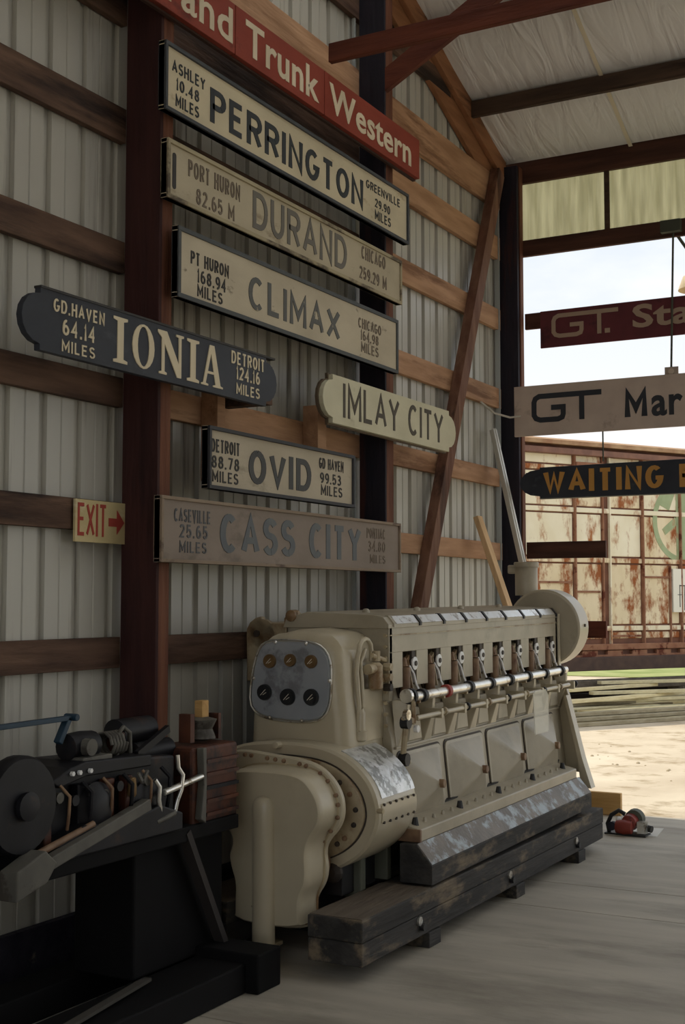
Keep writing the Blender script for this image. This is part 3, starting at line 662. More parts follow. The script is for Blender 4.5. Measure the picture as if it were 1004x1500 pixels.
for i, x_ in enumerate(vx):
    part('side_post', MB().box(-.03, .05 if i != 6 and i != 7 else .03, x_ - .013, x_ + .013, .92, 3.84), ironr if i not in (7,) else rust, bc, bevel=.005)
for j, z_ in enumerate(hzs[1:5]):
    part('side_rail', MB().box(-.03, .012, -7, 8, z_ + .006, z_ + .078), rust2 if j % 2 else rust, bc, bevel=.006)
part('eave_rail', MB().box(-.05, .10, -7, 8, 3.78, 3.87), flat('dark_eave_iron', '6a4b40', c2='7c5a4a'), bc, bevel=.01)
part('roof', MB().prism([(-2.95, 3.92), (.12, 3.92), (.12, 3.98), (-1.4, 4.25), (-2.95, 3.98)], 'y', -7.1, 8.1), roofm, bc)
for (a_, b_, z_) in ((.9, 1.62, 1.95), (-.46, .0, 1.72), (-1.46, -.55, 1.86), (.24, .82, 1.05)):
    part('batten', MB().box(-.01, .012, a_, b_, z_, z_ + .03), ironr, bc)
part('side_post', MB().box(-.01, .03, 1.42, 1.445, .95, 2.15), ironr, bc)
part('door_rail', MB().box(.05, .08, -.5, .86, 3.62, 3.68), ironr, bc)
part('sill_rail', MB().box(-.03, .06, -7, 8, .86, .95), ironr, bc, bevel=.01)
for k in range(26):
    part('sill_plate', MB().box(-.02, .04, -6.4 + k * .5, -6.1 + k * .5, .79, .85), ironr, bc)
part('sill_rail', MB().box(-.03, .04, -7, 8, .76, .79), ironr, bc)
part('sill_web', MB().box(-.05, -.02, -7, 8, .76, .9), flat('dark_rust_web', '5e4034'), bc)
part('side_beam', MB().box(.0, .15, -7, 8, .56, .76), flat('dark_brown_beam', '3d2d27', c2='4a382f'), bc, bevel=.01)
# painted emblem and placard
green = mat('faded_green_paint', '8e9a78', '9aa684', rough=.85, scale=4, c3='a08a6a', s3=5, lo3=.6, hi3=.7, spec=.1)
ring = MB(); nseg = 40; cy_, cz_ = 1.74, 2.84
for k in range(nseg):
    a, b2 = 2 * math.pi * k / nseg, 2 * math.pi * (k + 1) / nseg
    q = [(cy_ + r_ * math.cos(th), cz_ + r_ * math.sin(th)) for r_, th in ((.64, a), (.64, b2), (.55, b2), (.55, a))]
    ring.prism(q, 'x', -.006, .0)
part('emblem', ring, green, bc)
part('emblem', MB().prism([(1.60, 2.27), (2.05, 2.27), (2.05, 3.48), (1.60, 3.48)], 'x', -.006, .001).prism([(1.30, 2.72), (1.36, 2.63), (1.62, 2.80), (1.58, 2.92)], 'x', -.006, .001).prism([(1.25, 3.1), (1.45, 3.02), (1.58, 3.3), (1.4, 3.4)], 'x', -.006, .001), green, bc)
part('placard', MB().box(-.01, .045, 1.47, 2.1, 1.42, 2.10), flat('white_placard', 'd5d2c4'), bc, bevel=.003)
part('placard_mark', MB().box(.045, .048, 1.60, 1.615, 1.5, 1.85).box(.045, .048, 1.60, 1.72, 1.83, 1.845).box(.045, .048, 1.70, 1.712, 1.45, 1.83).box(.045, .048, 1.56, 1.66, 1.69, 1.70), flat('dark_ink', '2c2b2b'), bc)
for k, yy in enumerate((-4.6, -3.0, 5.2, 6.8)):
    part('wheel', MB().lathe([(.05, -.06), (.40, -.06), (.42, -.05), (.42, .05), (.05, .07)], (-.5, yy, .42), 'x', 28), flat('dark_wheel_iron', '2c2420'), bc, smooth=40)
LOC[bc.name] = P0
# track under the car
tr = thing('railway_track', (0, 0, 0), 'dark rail on timber ties under the freight car', 'track'); 
for off in (-.55, -1.98):
    a = P0 + N * off + D * -9; b2 = P0 + N * off + D * 10
    part('rail', MB().bar((a.x, a.y, .10), (b2.x, b2.y, .10), .07, .14), flat('dark_rail', '33291f'), tr)
for k in range(34):
    c = P0 + N * -1.25 + D * (-8.8 + k * .55); a = c + N * 1.1; b2 = c - N * 1.1
    part('tie', MB().bar((a.x, a.y, -.0), (b2.x, b2.y, -.0), .2, .08), flat('old_tie_wood', '4a3f34'), tr)
# long dark timber and the pile of old boards
a = P0 + N * .16 + D * -3.2; b2 = P0 + N * .16 + D * 6
solo('long_timber', MB().bar((a.x, a.y, .36), (b2.x, b2.y, .36), .25, .14), wood('old_dark_timber', '4a4239', '5c5348', 'y'), (a.x, a.y, .3), 'long dark timber lying on top behind the pile of old boards', 'timber', bevel=.01)
a2 = a + D * .5; b3 = b2 - D * .5
for q, w_ in ((a2, 'left end'), (b3, 'far right end'), ((a2 + b3) / 2, 'middle')):
    solo('timber_block', MB().box(q.x - .12, q.x + .12, q.y - .12, q.y + .12, -.03, .29), MATS['old_dark_timber'], tuple(q), 'dark block carrying the %s of the long timber behind the board pile' % w_, 'block', 'blocks under the long timber')
bm_ = [wood('old_board_%d' % k, c1, c2, 'y') for k, (c1, c2) in enumerate((('b8ae8c', 'cac09e'), ('a09878', 'b2a98a'), ('c8ba90', 'd6caa4'), ('8a8068', '9c927a')))]
for k, (o1, s1, o2, s2) in enumerate(((.5, -3.0, 1.3, 1.2), (1.6, -2.6, .7, 1.8), (.9, -1.0, 1.6, 3.2), (1.2, -3.2, .5, .6), (.4, -.4, 1.1, 3.6))):
    c = P0 + N * o1 + D * s1; e = P0 + N * o2 + D * s2; z_ = .205 + .05 * k
    solo('old_board', MB().bar((c.x, c.y, z_), (e.x, e.y, z_), .12, .045), bm_[(k * 2) % 4], (c.x, c.y, 0), 'old weathered board thrown slantwise on top of the yard pile', 'board', 'old boards lying askew on the pile', bevel=.004)
for k in range(28):
    lay = k // 8; off = .35 + (k % 8) * .22 * (1 - .10 * lay); s0 = -3.2 + random.uniform(0, 1.6); ln = random.uniform(3.0, 4.6); w_ = random.uniform(.10, .17)
    c = P0 + N * off + D * s0; e = P0 + N * (off + random.uniform(-.035, .035)) + D * (s0 + ln); z_ = -.005 + lay * .052
    solo('old_board', MB().bar((c.x, c.y, z_), (e.x, e.y, z_), w_, .045), bm_[k % 4], (c.x, c.y, 0), 'old weathered board in the pile in front of the freight car', 'board', 'old boards piled in the yard', bevel=.004)
for k in range(70):
    x_, y_ = random.uniform(-1.4, 3), random.gauss(12.6, .9); r_ = random.uniform(.006, .026)
    mb = MB().lathe([(.3 * r_, -.6 * r_), (.9 * r_, -.3 * r_), (r_, .1 * r_), (.5 * r_, .6 * r_)], (x_, y_, -.03 + .2 * r_), 'z', 7)
    solo('stone', mb, flat('yard_stone', '97896f', c2='a8997d'), (x_, y_, -.03), 'small stone lying on the sunlit yard dirt', 'stone', 'stones scattered on the yard')

# ------------------------------------------------------------ timber skid
GAIN = 1.0
sk = thing('timber_skid', (.6, 6.5, 0), 'heavy black timber skid under the cream engine, on small blocks', 'skid')
for x0, x1 in ((.905, 1.17), (.23, .495)):
    part('beam', MB().box(x0, x1, 4.84, 8.2, .17, .264), M['timber'], sk, bevel=.006)
    part('beam_top', MB().box(x0 + .006, x1 - .006, 4.85, 5.54, .264, .267), M['timber_top'], sk)
    part('beam', MB().box(x0, x1 - .003, 4.845, 8.2, .07, .168), M['timber'], sk, bevel=.006)
for yy in (5.5, 6.62, 7.68):
    part('cross_block', MB().box(.22, 1.175, yy, yy + .13, 0, .07), M['timber'], sk, bevel=.004)
for yy in (5.42, 6.55, 7.66):
    part('bolt', MB().cyl((1.165, yy, .115), (1.19, yy, .115), .018, seg=8), M['black'], sk, smooth=40)
    part('bolt', MB().cyl((1.165, yy - .02, .145), (1.178, yy - .02, .145), .022, seg=8), M['chrome'], sk, smooth=40)

# ------------------------------------------------------------ the engine
EN = thing('diesel_engine', (.6, 4.9, .07), 'large cream-painted eight-cylinder diesel engine on a black timber skid', 'engine', rot=(R(.6), 0, 0))
C_, G_, D_ = M['cream'], M['cream_g'], M['cream_d']
# sills
for sgn in (1, -1):
    X = lambda x: x if sgn == 1 else 1.40 - x
    part('sill', MB().prism([(X(1.168), .268), (X(1.168), .355), (X(1.09), .448), (X(1.0), .448), (X(1.0), .268)], 'y', 5.55, 7.97), M['timber'], EN, bevel=.003)
    part('sill_cap', MB().prism([(X(1.165), .362), (X(1.088), .452), (X(1.084), .449), (X(1.161), .358)], 'y', 5.56, 7.97), M['sill_top'], EN)
    part('foot_rail', MB().prism([(X(1.085), .450), (X(1.085), .508), (X(.93), .545), (X(.93), .45)], 'y', 5.6, 7.93), G_, EN, bevel=.005)
part('sump', MB().prism([(.25, .55), (.95, .55), (.85, .28), (.50, .28)], 'y', 5.75, 8.0), M['black'], EN)
# crankcase and block core
part('crankcase', MB().prism([(.93, .48), (.885, .92), (.82, 1.18), (.36, 1.18), (.295, .92), (.25, .48)], 'y', 5.70, 8.19), G_, EN, bevel=.004)
part('block_core', MB().box(.34, .80, 5.72, 8.17, 1.1, 1.46), M['recess'], EN)  # darker tone than the block around it
part('cylinder_block', MB().box(.30, .36, 5.70, 8.19, 1.1, 1.46), G_, EN)
# side cover with eight openings
n0, pitch, wn = 5.845, .3012, .165
cov = [MB().box(.80, .88, 5.70, n0, 1.17, 1.46)]
tops = MB().box(.80, .88, 5.70, 8.19, 1.335, 1.46)
part('side_cover', tops, G_, EN, bevel=.002)
part('side_cover', MB().box(.80, .88, 5.70, n0, 1.16, 1.335), G_, EN)
for k in range(8):
    a = n0 + k * pitch + wn; b2 = n0 + (k + 1) * pitch if k < 7 else 8.19
    part('side_cover', MB().box(.80, .88, a, b2, 1.16, 1.335), G_, EN)
part('cover_lip', MB().box(.876, .886, 5.70, 8.19, 1.418, 1.424), D_, EN)
part('end_cover', MB().box(.30, .88, 5.695, 5.73, 1.1, 1.46), G_, EN, bevel=.003)
part('end_cover', MB().box(.30, .88, 8.16, 8.19, 1.1, 1.46), G_, EN)
part('lid', MB().prism([(.885, 1.455), (.885, 1.475), (.855, 1.512), (.80, 1.522), (.42, 1.535), (.30, 1.505), (.28, 1.455)], 'y', 5.68, 8.20), G_, EN, bevel=.003)
for k in range(9):
    yy = 5.73 + k * .302
    part('lid_clip', MB().prism([(.892, 1.462), (.892, 1.478), (.858, 1.518), (.84, 1.518), (.84, 1.46)], 'y', yy, yy + .022), M['black'] if k else G_, EN)
for k in range(8):
    yy = 5.765 + k * .302
    part('lid_strip', MB().prism([(.889, 1.477), (.858, 1.515), (.853, 1.512), (.884, 1.473)], 'y', yy, yy + .25), M['chrome'], EN)
for k in range(4):
    part('lid_knob', MB().lathe([(.02, 0), (.02, .01), (.012, .02), (.004, .022)], (.62, 5.95 + k * .62, 1.527), 'z', 10), G_, EN, smooth=40)
part('lid_corner', MB().lathe([(.015, -.04), (.03, -.03), (.03, .03), (.015, .04)], (.33, 5.70, 1.515), 'y', 12), D_, EN, smooth=40)
# injectors
inj = MB().cyl((.872, 0, 1.12), (.872, 0, 1.255), .026, seg=10).cyl((.872, 0, 1.255), (.86, .01, 1.30), .018, .012, seg=8)
for k in range(8):
    yy = n0 + k * pitch + .045
    mbk = MB(); mbk.v = [(v[0], v[1] + yy, v[2]) for v in inj.v]; mbk.f = inj.f
    p = part('injector', mbk, M['rod'], EN, smooth=40)
    part('recess_plate', MB().box(.805, .845, yy - .02, yy + .11, 1.10, 1.25), M['recess'], EN)
    part('injector_arm', MB().bar((.885, yy + .05, 1.14), (.86, yy + .045, 1.29), .012, .018).bar((.86, yy + .0, 1.27), (.85, yy + .09, 1.31), .02, .02), D_, p)
    part('washer', MB().lathe([(.012, -.004), (.03, -.004), (.034, .006), (.012, .008)], (.878, yy + .095, 1.27), 'x', 16), M['washer'], p, smooth=40)
    part('washer_hub', MB().cyl((.875, yy + .095, 1.27), (.892, yy + .095, 1.27), .013, seg=8), M['recess'], p)
    part('yoke', MB().box(.85, .875, yy + .075, yy + .115, 1.17, 1.35), M['recess'], p, bevel=.004)
    part('fuel_line', MB().tube([(.88, yy + .035, 1.26), (.905, yy + .035, 1.22), (.92, yy + .03, 1.17), (.945, yy + .02, 1.13)], .005, 6), M['washer'], p)
# control shafts
part('control_shaft', MB().cyl((.955, 5.80, 1.115), (.955, 8.12, 1.118), .024, seg=16), M['chrome'], EN, smooth=40)
part('control_shaft', MB().cyl((.985, 5.78, 1.015), (.985, 8.10, 1.022), .0125, seg=12), M['cream'], EN, smooth=40)
for k in range(8):
    yy = n0 + k * pitch + .065
    part('shaft_collar', MB().lathe([(.024, -.018), (.034, -.016), (.034, .016), (.024, .018)], (.955, yy, 1.116), 'y', 14), M['redcap'] if k == 1 else M['black'], EN, smooth=40, label='red collar' if k == 1 else None)
    part('shaft_clamp', MB().box(.87, .965, yy - .05, yy - .03, 1.08, 1.11), D_, EN, bevel=.003)
    if k % 1 == 0:
        y2 = n0 + k * pitch + .22
        part('rod_bracket', MB().box(.90, 1.0, y2 - .012, y2 + .012, .99, 1.04).bar((.93, y2, 1.0), (.93, y2, 1.09), .02, .03), M['cream'], EN, bevel=.003)
        part('rod_clip', MB().lathe([(.0125, -.01), (.022, -.008), (.022, .008), (.0125, .01)], (.985, y2 + .05, 1.02), 'y', 10), M['black'] if k % 2 else D_, EN)
# linkage at the front of the shafts
lk_ = part('linkage', MB().bar((.965, 5.78, 1.13), (.985, 5.75, .99), .02, .035).bar((.985, 5.75, 1.0), (.97, 5.66, 1.03), .02, .03), D_, EN, bevel=.004)
part('linkage_ring', MB().lathe([(.02, -.012), (.04, -.012), (.04, .012), (.02, .012)], (.955, 5.775, 1.12), 'y', 14), M['black'], lk_)
part('linkage_ring', MB().lathe([(.02, -.012), (.034, -.012), (.034, .012), (.02, .012)], (.955, 5.735, 1.125), 'y', 14), M['chrome'], lk_)
part('linkage_ring', MB().lathe([(.008, -.012), (.026, -.012), (.026, .012), (.008, .012)], (.985, 5.67, 1.04), 'x', 14), M['chrome'], lk_)
part('linkage_ring', MB().lathe([(.005, -.01), (.018, -.01), (.018, .01), (.005, .01)], (.995, 5.76, .965), 'x', 12), M['washer'], lk_)
part('linkage_ring', MB().lathe([(.005, -.02), (.03, -.02), (.03, .02), (.005, .02)], (.97, 5.69, 1.0), 'x', 12), M['black'], lk_)
part('drop_link', MB().cyl((.965, 5.70, .99), (.95, 5.70, .84), .015, seg=8).cyl((.95, 5.70, .84), (.95, 5.74, .80), .024, seg=8), D_, EN)
part('drop_link', MB().lathe([(.01, -.02), (.032, -.02), (.032, .02), (.01, .02)], (.955, 5.70, .82), 'x', 10), M['black'], EN)
# ribs and pocket covers between the shafts and the doors
for k in range(9):
    yy = 5.79 + k * .3012 - .0
    part('rib', MB().loft([[(.86, yy - .035, 1.10), (.94, yy - .014, 1.10), (.94, yy + .014, 1.10), (.86, yy + .035, 1.10)],
                           [(.87, yy - .035, 1.0), (.935, yy - .02, 1.0), (.935, yy + .02, 1.0), (.87, yy + .035, 1.0)],
                           [(.885, yy - .05, .87), (.90, yy - .045, .87), (.90, yy + .045, .87), (.885, yy + .05, .87)]]), C_, EN, bevel=.004)
for k in range(8):
    yy = 5.94 + k * .3012
    p = part('pocket_cover', MB().plate([([(yy - .085, .885), (yy + .085, .885), (yy + .05, 1.05), (yy - .045, 1.05)], .87), ([(yy - .085, .885), (yy + .085, .885), (yy + .05, 1.05), (yy - .045, 1.05)], .898), ([(yy - .075, .893), (yy + .075, .893), (yy + .042, 1.045), (yy - .037, 1.045)], .904)], 'x'), G_, EN)
    part('cover_bolt', MB().cyl((.90, yy, 1.0), (.925, yy, 1.0), .017, seg=6), M['rod'], p)
part('ledge', MB().box(.87, .905, 5.72, 8.17, .862, .876), G_, EN, bevel=.004)
# crankcase doors: shallow pyramids with a clamp in the middle
drs = [(5.74, 6.25), (6.30, 6.83), (6.88, 7.42), (7.47, 8.03)]
for (a, b2) in drs:
    z0, z1 = .49, .845; xt = lambda z: .93 - (z - .48) / .44 * .045
    sl = (.045 / .44)
    def ring_(d, lift):
        return [(xt(z) + lift, y_, z) for y_, z in rrect(a + d, b2 - d, z0 + d, z1 - d, .035, 4)]
    part('door_frame', MB().loft([ring_(-.005, -.01), ring_(-.005, .004), ring_(.004, .004), ring_(.004, -.01)], caps=False), M['recess'], EN)
    yc, zc = (a + b2) / 2 + .02, (z0 + z1) / 2
    r0 = ring_(.004, .0); r1 = ring_(.004, .010); r2 = ring_(.02, .012)
    mb = MB().loft([r0, r1, r2], caps=False); k0 = len(mb.v)
    cor = [(a + .05, z0 + .05), (b2 - .05, z0 + .05), (b2 - .05, z1 - .05), (a + .05, z1 - .05)]
    nr = len(r2); base = k0 - nr; seg = nr // 4
    mb.v.append((xt(zc) + .105, yc, zc)); apex = len(mb.v) - 1
    for i in range(nr): mb.f.append((base + i, base + (i + 1) % nr, apex))
    p = part('crankcase_door', mb, G_, EN)
    part('door_clamp', MB().cyl((xt(zc) + .075, yc, zc), (xt(zc) + .12, yc, zc), .022, seg=12), M['rod'], p, bevel=.004, smooth=40)
# bolts on the foot rail
for k in range(21):
    yy = 5.66 + k * .108
    big = k % 5 == 0
    part('rail_bolt', MB().cyl((1.03, yy, .515), (1.03, yy, .555 if big else .54), .02 if big else .012, .012 if big else .006, seg=8), M['black'] if big else G_, EN)
# rear end plate and wheel cover
part('end_plate', MB().prism([(.26, .45), (1.06, .45), (.95, .95), (.89, 1.15), (.89, 1.48), (.29, 1.48), (.29, 1.15), (.23, .95)], 'y', 8.19, 8.23), C_, EN, bevel=.004)
part('rear_skirt', MB().prism([(.94, .95), (1.03, .55), (1.05, .36), (1.12, .36), (1.06, .55), (.96, .95)], 'y', 8.12, 8.20), C_, EN)
part('wheel_cover', MB().lathe([(.02, -.0), (.238, .0), (.25, .008), (.25, .18), (.235, .195), (.02, .195)], (.765, 8.24, 1.385), 'y', 48), M['cream_g'], EN, smooth=30)
part('wheel_cover_rim', MB().lathe([(.25, .004), (.256, .006), (.256, .184), (.25, .186)], (.765, 8.24, 1.385), 'y', 48), C_, EN, smooth=30)
part('cover_screw', MB().cyl((1.018, 8.34, 1.40), (1.028, 8.34, 1.40), .01, seg=8), M['recess'], EN)
cn = part('canister', MB().lathe([(.078, 0), (.078, .21), (.07, .22), (.02, .22)], (.585, 8.42, 1.60), 'z', 24), M['cream_g'], EN, smooth=40)
part('canister_cap', MB().lathe([(.086, 0), (.086, .03), (.08, .035)], (.585, 8.42, 1.795), 'z', 24), M['cream_g'], cn, smooth=40)
part('canister_arm', MB().box(.46, .53, 8.38, 8.46, 1.75, 1.81), M['cream_g'], cn, bevel=.01)
# exhaust side at the left
part('manifold', MB().box(.03, .30, 5.78, 6.9, 1.17, 1.475), D_, EN, bevel=.01)
part('manifold_end', MB().prism([(.02, 1.17)] + [(.115 + .10 * math.cos(R(a)), 1.42 + .09 * math.sin(R(a))) for a in (190, 165, 140, 115, 95)] + [(.125, 1.475), (.30, 1.475), (.30, 1.17)], 'y', 5.74, 5.78), D_, EN, bevel=.006)
part('manifold_flange', MB().lathe([(.02, -.03), (.075, -.03), (.075, .0)], (.115, 5.77, 1.42), 'y', 24), D_, EN, smooth=40)
part('manifold_flange', MB().lathe([(.004, -.04), (.018, -.04), (.018, -.028)], (.085, 5.77, 1.42), 'y', 12), M['recess'], EN)
part('fuel_line', MB().tube([(.285, 5.70, 1.34), (.285, 5.70, 1.50), (.31, 5.70, 1.525), (.36, 5.70, 1.53)], .009, 8), D_, EN, smooth=40)

# ---- instrument console: lofted box with a rounded top, wider at the base
def console_ring(y, sc=0.0, dx=0.0):
    pts = []
    L0, L1, Rb, Rt = .285 + sc, .335 + sc, .83 - sc, .80 - sc
    top = 1.455 - sc; zb = .88
    pts.append((L0, y, zb))
    pts += [(L0 + .008, y, 1.05), (L1 - .022, y, 1.22)]
    for k in range(7):
        a = R(180 - 90 * k / 6); pts.append((L1 + .14 + .15 * math.cos(a), y, top - .155 + .14 * math.sin(a)))
    pts += [(.56, y, top + .003)]
    for k in range(7):
        a = R(90 - 90 * k / 6); pts.append((Rt - .13 + .13 * math.cos(a), y, top - .15 + .14 * math.sin(a)))
    pts += [(Rt + .01, y, 1.18), (Rb, y, 1.03), (Rb + .01, y, zb)]
    return pts
rings = [console_ring(5.335, .07), console_ring(5.34, .045), console_ring(5.358, .018), console_ring(5.385, .0), console_ring(5.70, -.0)]
part('instrument_housing', MB().loft(rings), C_, EN, smooth=40)
# gauge plate
gp = [(.318, 1.10), (.355, 1.055), (.42, 1.035), (.56, 1.025), (.68, 1.03), (.735, 1.06), (.76, 1.12), (.765, 1.20), (.765, 1.30), (.745, 1.35), (.70, 1.385), (.62, 1.398), (.50, 1.402), (.42, 1.395), (.375, 1.37), (.345, 1.30), (.325, 1.20)]
gp = smooth_poly([(a * .98 + .0, b2) for a, b2 in gp], 1)
gpl = part('gauge_panel', MB().plate([(gp, 5.34), (gp, 5.326), (inset(gp, .006), 5.321)], 'y'), M['plate'], EN, smooth=30)
rim = inset(gp, -.008)
mbt = MB(); 
mbt.tube([(a, 5.327, b2) for a, b2 in rim + [rim[0]]], .005, 6)
part('panel_trim', mbt, M['chrome'], gpl, smooth=60)
def gauge(x, z, r, body, face):
    g = part('gauge', MB().lathe([(r * .3, -.002), (r, -.002), (r * 1.06, .004), (r * 1.06, .014)], (x, 5.307, z), 'y', 24), body, gpl, smooth=40)
    part('gauge_face', MB().lathe([(.002, 0), (r * .72, 0), (r * .72, .004)], (x, 5.3035, z), 'y', 20), face, gpl)
    part('needle', MB().bar((x - r*.4, 5.3025, z - r*.35), (x + r*.35, 5.3025, z + r*.4), .002, .005, up=(0, 1, 0)).bar((x - r*.05, 5.3025, z - r*.3), (x + r*.45, 5.3025, z + r*.0), .002, .004, up=(0, 1, 0)), M['white'], gpl)
for x, z, r in ((.425, 1.305, .032), (.54, 1.312, .029), (.655, 1.308, .030)): gauge(x, z, r, M['brass'], M['brass'] )
for x, z, r in ((.395, 1.155, .037), (.525, 1.137, .038), (.655, 1.140, .038)): gauge(x, z, r, M['gauge_k'], M['gauge_k'])
for x, z in ((.455, 1.395), (.625, 1.392), (.33, 1.22), (.752, 1.22), (.42, 1.035), (.60, 1.027)):
    part('panel_screw', MB().lathe([(.002, -.008), (.008, -.006), (.010, 0)], (x, 5.32, z), 'y', 10), M['chrome'], gpl, smooth=60)
# side of the console: bent pipe, valve, plate
pp = [(.835, 5.45, .97), (.84, 5.45, 1.10), (.825, 5.455, 1.25), (.825, 5.47, 1.33)]
for k in range(7):
    a = R(180 - 180 * k / 6); pp.append((.83, 5.535 + .065 * math.cos(a), 1.35 + .06 * math.sin(a)))
pp += [(.83, 5.60, 1.30)]
part('bent_pipe', MB().tube(pp, .012, 10), C_, EN, smooth=60)
part('bent_pipe', MB().tube([(.84, 5.485, .99), (.84, 5.485, 1.20), (.83, 5.49, 1.30), (.83, 5.54, 1.36)], .009, 8), C_, EN, smooth=60)
part('pipe_union', MB().lathe([(.012, -.06), (.022, -.05), (.022, .04), (.012, .06)], (.845, 5.46, 1.02), 'z', 10), C_, EN, smooth=40)
part('pipe_union', MB().lathe([(.018, -.03), (.032, -.02), (.032, .02), (.018, .03)], (.84, 5.465, .955), 'z', 10), C_, EN, smooth=40)
vb = part('valve_body', MB().lathe([(.02, 0), (.036, .01), (.036, .12), (.02, .135)], (.86, 5.585, 1.16), 'z', 12), D_, EN, smooth=40)
part('valve_stub', MB().cyl((.86, 5.50, 1.265), (.86, 5.60, 1.265), .026, seg=10).cyl((.86, 5.66, 1.21), (.86, 5.58, 1.21), .018, seg=8).cyl((.86, 5.60, 1.30), (.86, 5.60, 1.35), .018, seg=8).cyl((.86, 5.55, 1.33), (.86, 5.69, 1.30), .012, seg=8), D_, vb, smooth=40)
for zz in (1.17, 1.22, 1.27):
    part('valve_nut', MB().cyl((.87, 5.66, zz), (.91, 5.66, zz), .020, seg=6), D_ if zz > 1.2 else M['recess'], vb)
part('side_plate', MB().box(.83, .842, 5.50, 5.71, .92, 1.17), C_, EN, bevel=.002)
for k in range(9):
    part('cover_bolt', MB().cyl((.862, 5.70, .98 + k * .055), (.862, 5.682, .98 + k * .055), .010, seg=6), D_, EN)

# ---- bell housing behind the gear cover
hp = smooth_poly([(.225, .80), (.245, .875), (.32, .915), (.45, .935), (.62, .94), (.80, .925), (.93, .87), (1.03, .775), (1.07, .66), (1.055, .56), (.99, .46), (.88, .385), (.74, .34), (.50, .34), (.34, .40), (.24, .52), (.205, .66)], 2)
part('bell_housing', MB().plate([(inset(hp, .012), 5.20), (inset(hp, .0), 5.214), (inset(hp, .0), 5.58), (inset(hp, .01), 5.62)], 'y'), C_, EN, smooth=40)
hi_ = inset(hp, .055)
part('housing_groove', MB().plate([(hi_, 5.199), (hi_, 5.196)], 'y'), M['recess'], EN)
hg = inset(hp, .062)
part('housing_ring', MB().plate([(hg, 5.198), (hg, 5.184), (inset(hg, .008), 5.180)], 'y'), D_, EN, smooth=40)
step = len(hg) // 26
hb = inset(hp, .10)
per = []; tot = 0
for i in range(len(hb)):
    a, b2 = hb[i], hb[(i+1) % len(hb)]; d_ = math.hypot(a[0]-b2[0], a[1]-b2[1]); per.append((tot, a)); tot += d_
nb_ = 24
for k in range(nb_):
    tg = tot * k / nb_; i = max(j for j, (s_, _) in enumerate(per) if s_ <= tg); a = per[i][1]
    part('ring_bolt', MB().lathe([(.003, -.014), (.011, -.011), (.013, 0)], (a[0], 5.181, a[1]), 'y', 8), M['recess'] if k % 3 else M['rod'], EN, smooth=40)
# bright access plate and the riveted plate below it on the barrel side
def barrel_strip(i0, i1, y0, y1, lift, name, mt):
    pts = [hp[i % len(hp)] for i in range(i0, i1 + 1)]
    o1 = inset(hp, -lift); top = [o1[i % len(hp)] for i in range(i0, i1 + 1)]; bot = pts
    rings = []
    for a, b3 in zip(top, bot): rings.append([(a[0], y0, a[1]), (a[0], y1, a[1]), (b3[0], y1, b3[1]), (b3[0], y0, b3[1])])
    return part(name, MB().loft(rings), mt, EN, smooth=40)
def idx(zlo, zhi):
    r_ = [i for i, p_ in enumerate(hp) if p_[0] > .62 and zlo <= p_[1] <= zhi]; return min(r_), max(r_)
i0, i1 = idx(.70, .905); barrel_strip(i0, i1, 5.255, 5.60, .004, 'access_plate', M['shiny'])
i0, i1 = idx(.575, .70); rp_ = barrel_strip(i0, i1, 5.24, 5.60, .004, 'riveted_plate', C_)
o2 = inset(hp, -.004)
for zz in (.685, .595):
    i = min((j for j in range(len(hp)) if hp[j][0] > .62), key=lambda j: abs(hp[j][1] - zz)); a = o2[i]
    for k in range(6):
        part('rivet', MB().cyl((a[0] - .003, 5.26 + k * .062, a[1]), (a[0] + .006, 5.26 + k * .062, a[1]), .007, seg=6), M['recess'], rp_)
part('cover_screw', MB().cyl((1.05, 5.215, .655), (1.085, 5.215, .655), .012, seg=8), D_, EN)
# ---- gear cover: flange, body, vertical half-round bulge
fp = [(.335, .85), (.36, .895), (.43, .915), (.60, .90), (.78, .885), (.88, .845), (.955, .76), (.972, .665), (.945, .59), (.885, .53), (.872, .48), (.885, .41), (.87, .345), (.83, .29), (.815, .24), (.815, .13),
      (.44, .13), (.44, .24), (.43, .34), (.40, .42), (.44, .50), (.40, .54), (.335, .62), (.325, .70), (.325, .78)]
fp = smooth_poly(fp, 2)
part('cover_flange', MB().plate([(fp, 5.078), (fp, 5.055), (inset(fp, .006), 5.048)], 'y'), C_, EN, smooth=40)
part('cover_spacer', MB().plate([(inset(fp, .055), 5.19), (inset(fp, .055), 5.076)], 'y'), M['rod'], EN, smooth=40)
bp_ = [(.42, .80), (.47, .845), (.60, .862), (.78, .86), (.87, .835), (.94, .765), (.963, .68), (.945, .61), (.90, .555), (.885, .50), (.89, .43), (.885, .36), (.85, .30), (.85, .24), (.852, .145),
       (.485, .145), (.485, .25), (.49, .34), (.465, .40), (.452, .47), (.478, .52), (.455, .57), (.405, .66), (.425, .70), (.425, .75)]
bp_ = smooth_poly([(a if a > .6 else a - .02, b2 + (.012 if b2 > .8 else 0)) for a, b2 in bp_], 2)
bi = inset(bp_, .0)
part('cover_gasket', MB().plate([(inset(bp_, .008), 5.05), (inset(bp_, .010), 5.0460)], 'y'), D_, EN)
gc = part('gear_cover', MB().plate([(inset(bp_, .014), 5.055), (inset(bp_, .020), 5.035), (inset(bp_, .022), 4.935), (inset(bp_, .026), 4.914), (inset(bp_, .034), 4.904), (inset(bp_, .036), 4.903)], 'y'), C_, EN, smooth=60)
wn_ = gc.modifiers.new('wn', 'WEIGHTED_NORMAL'); wn_.keep_sharp = True
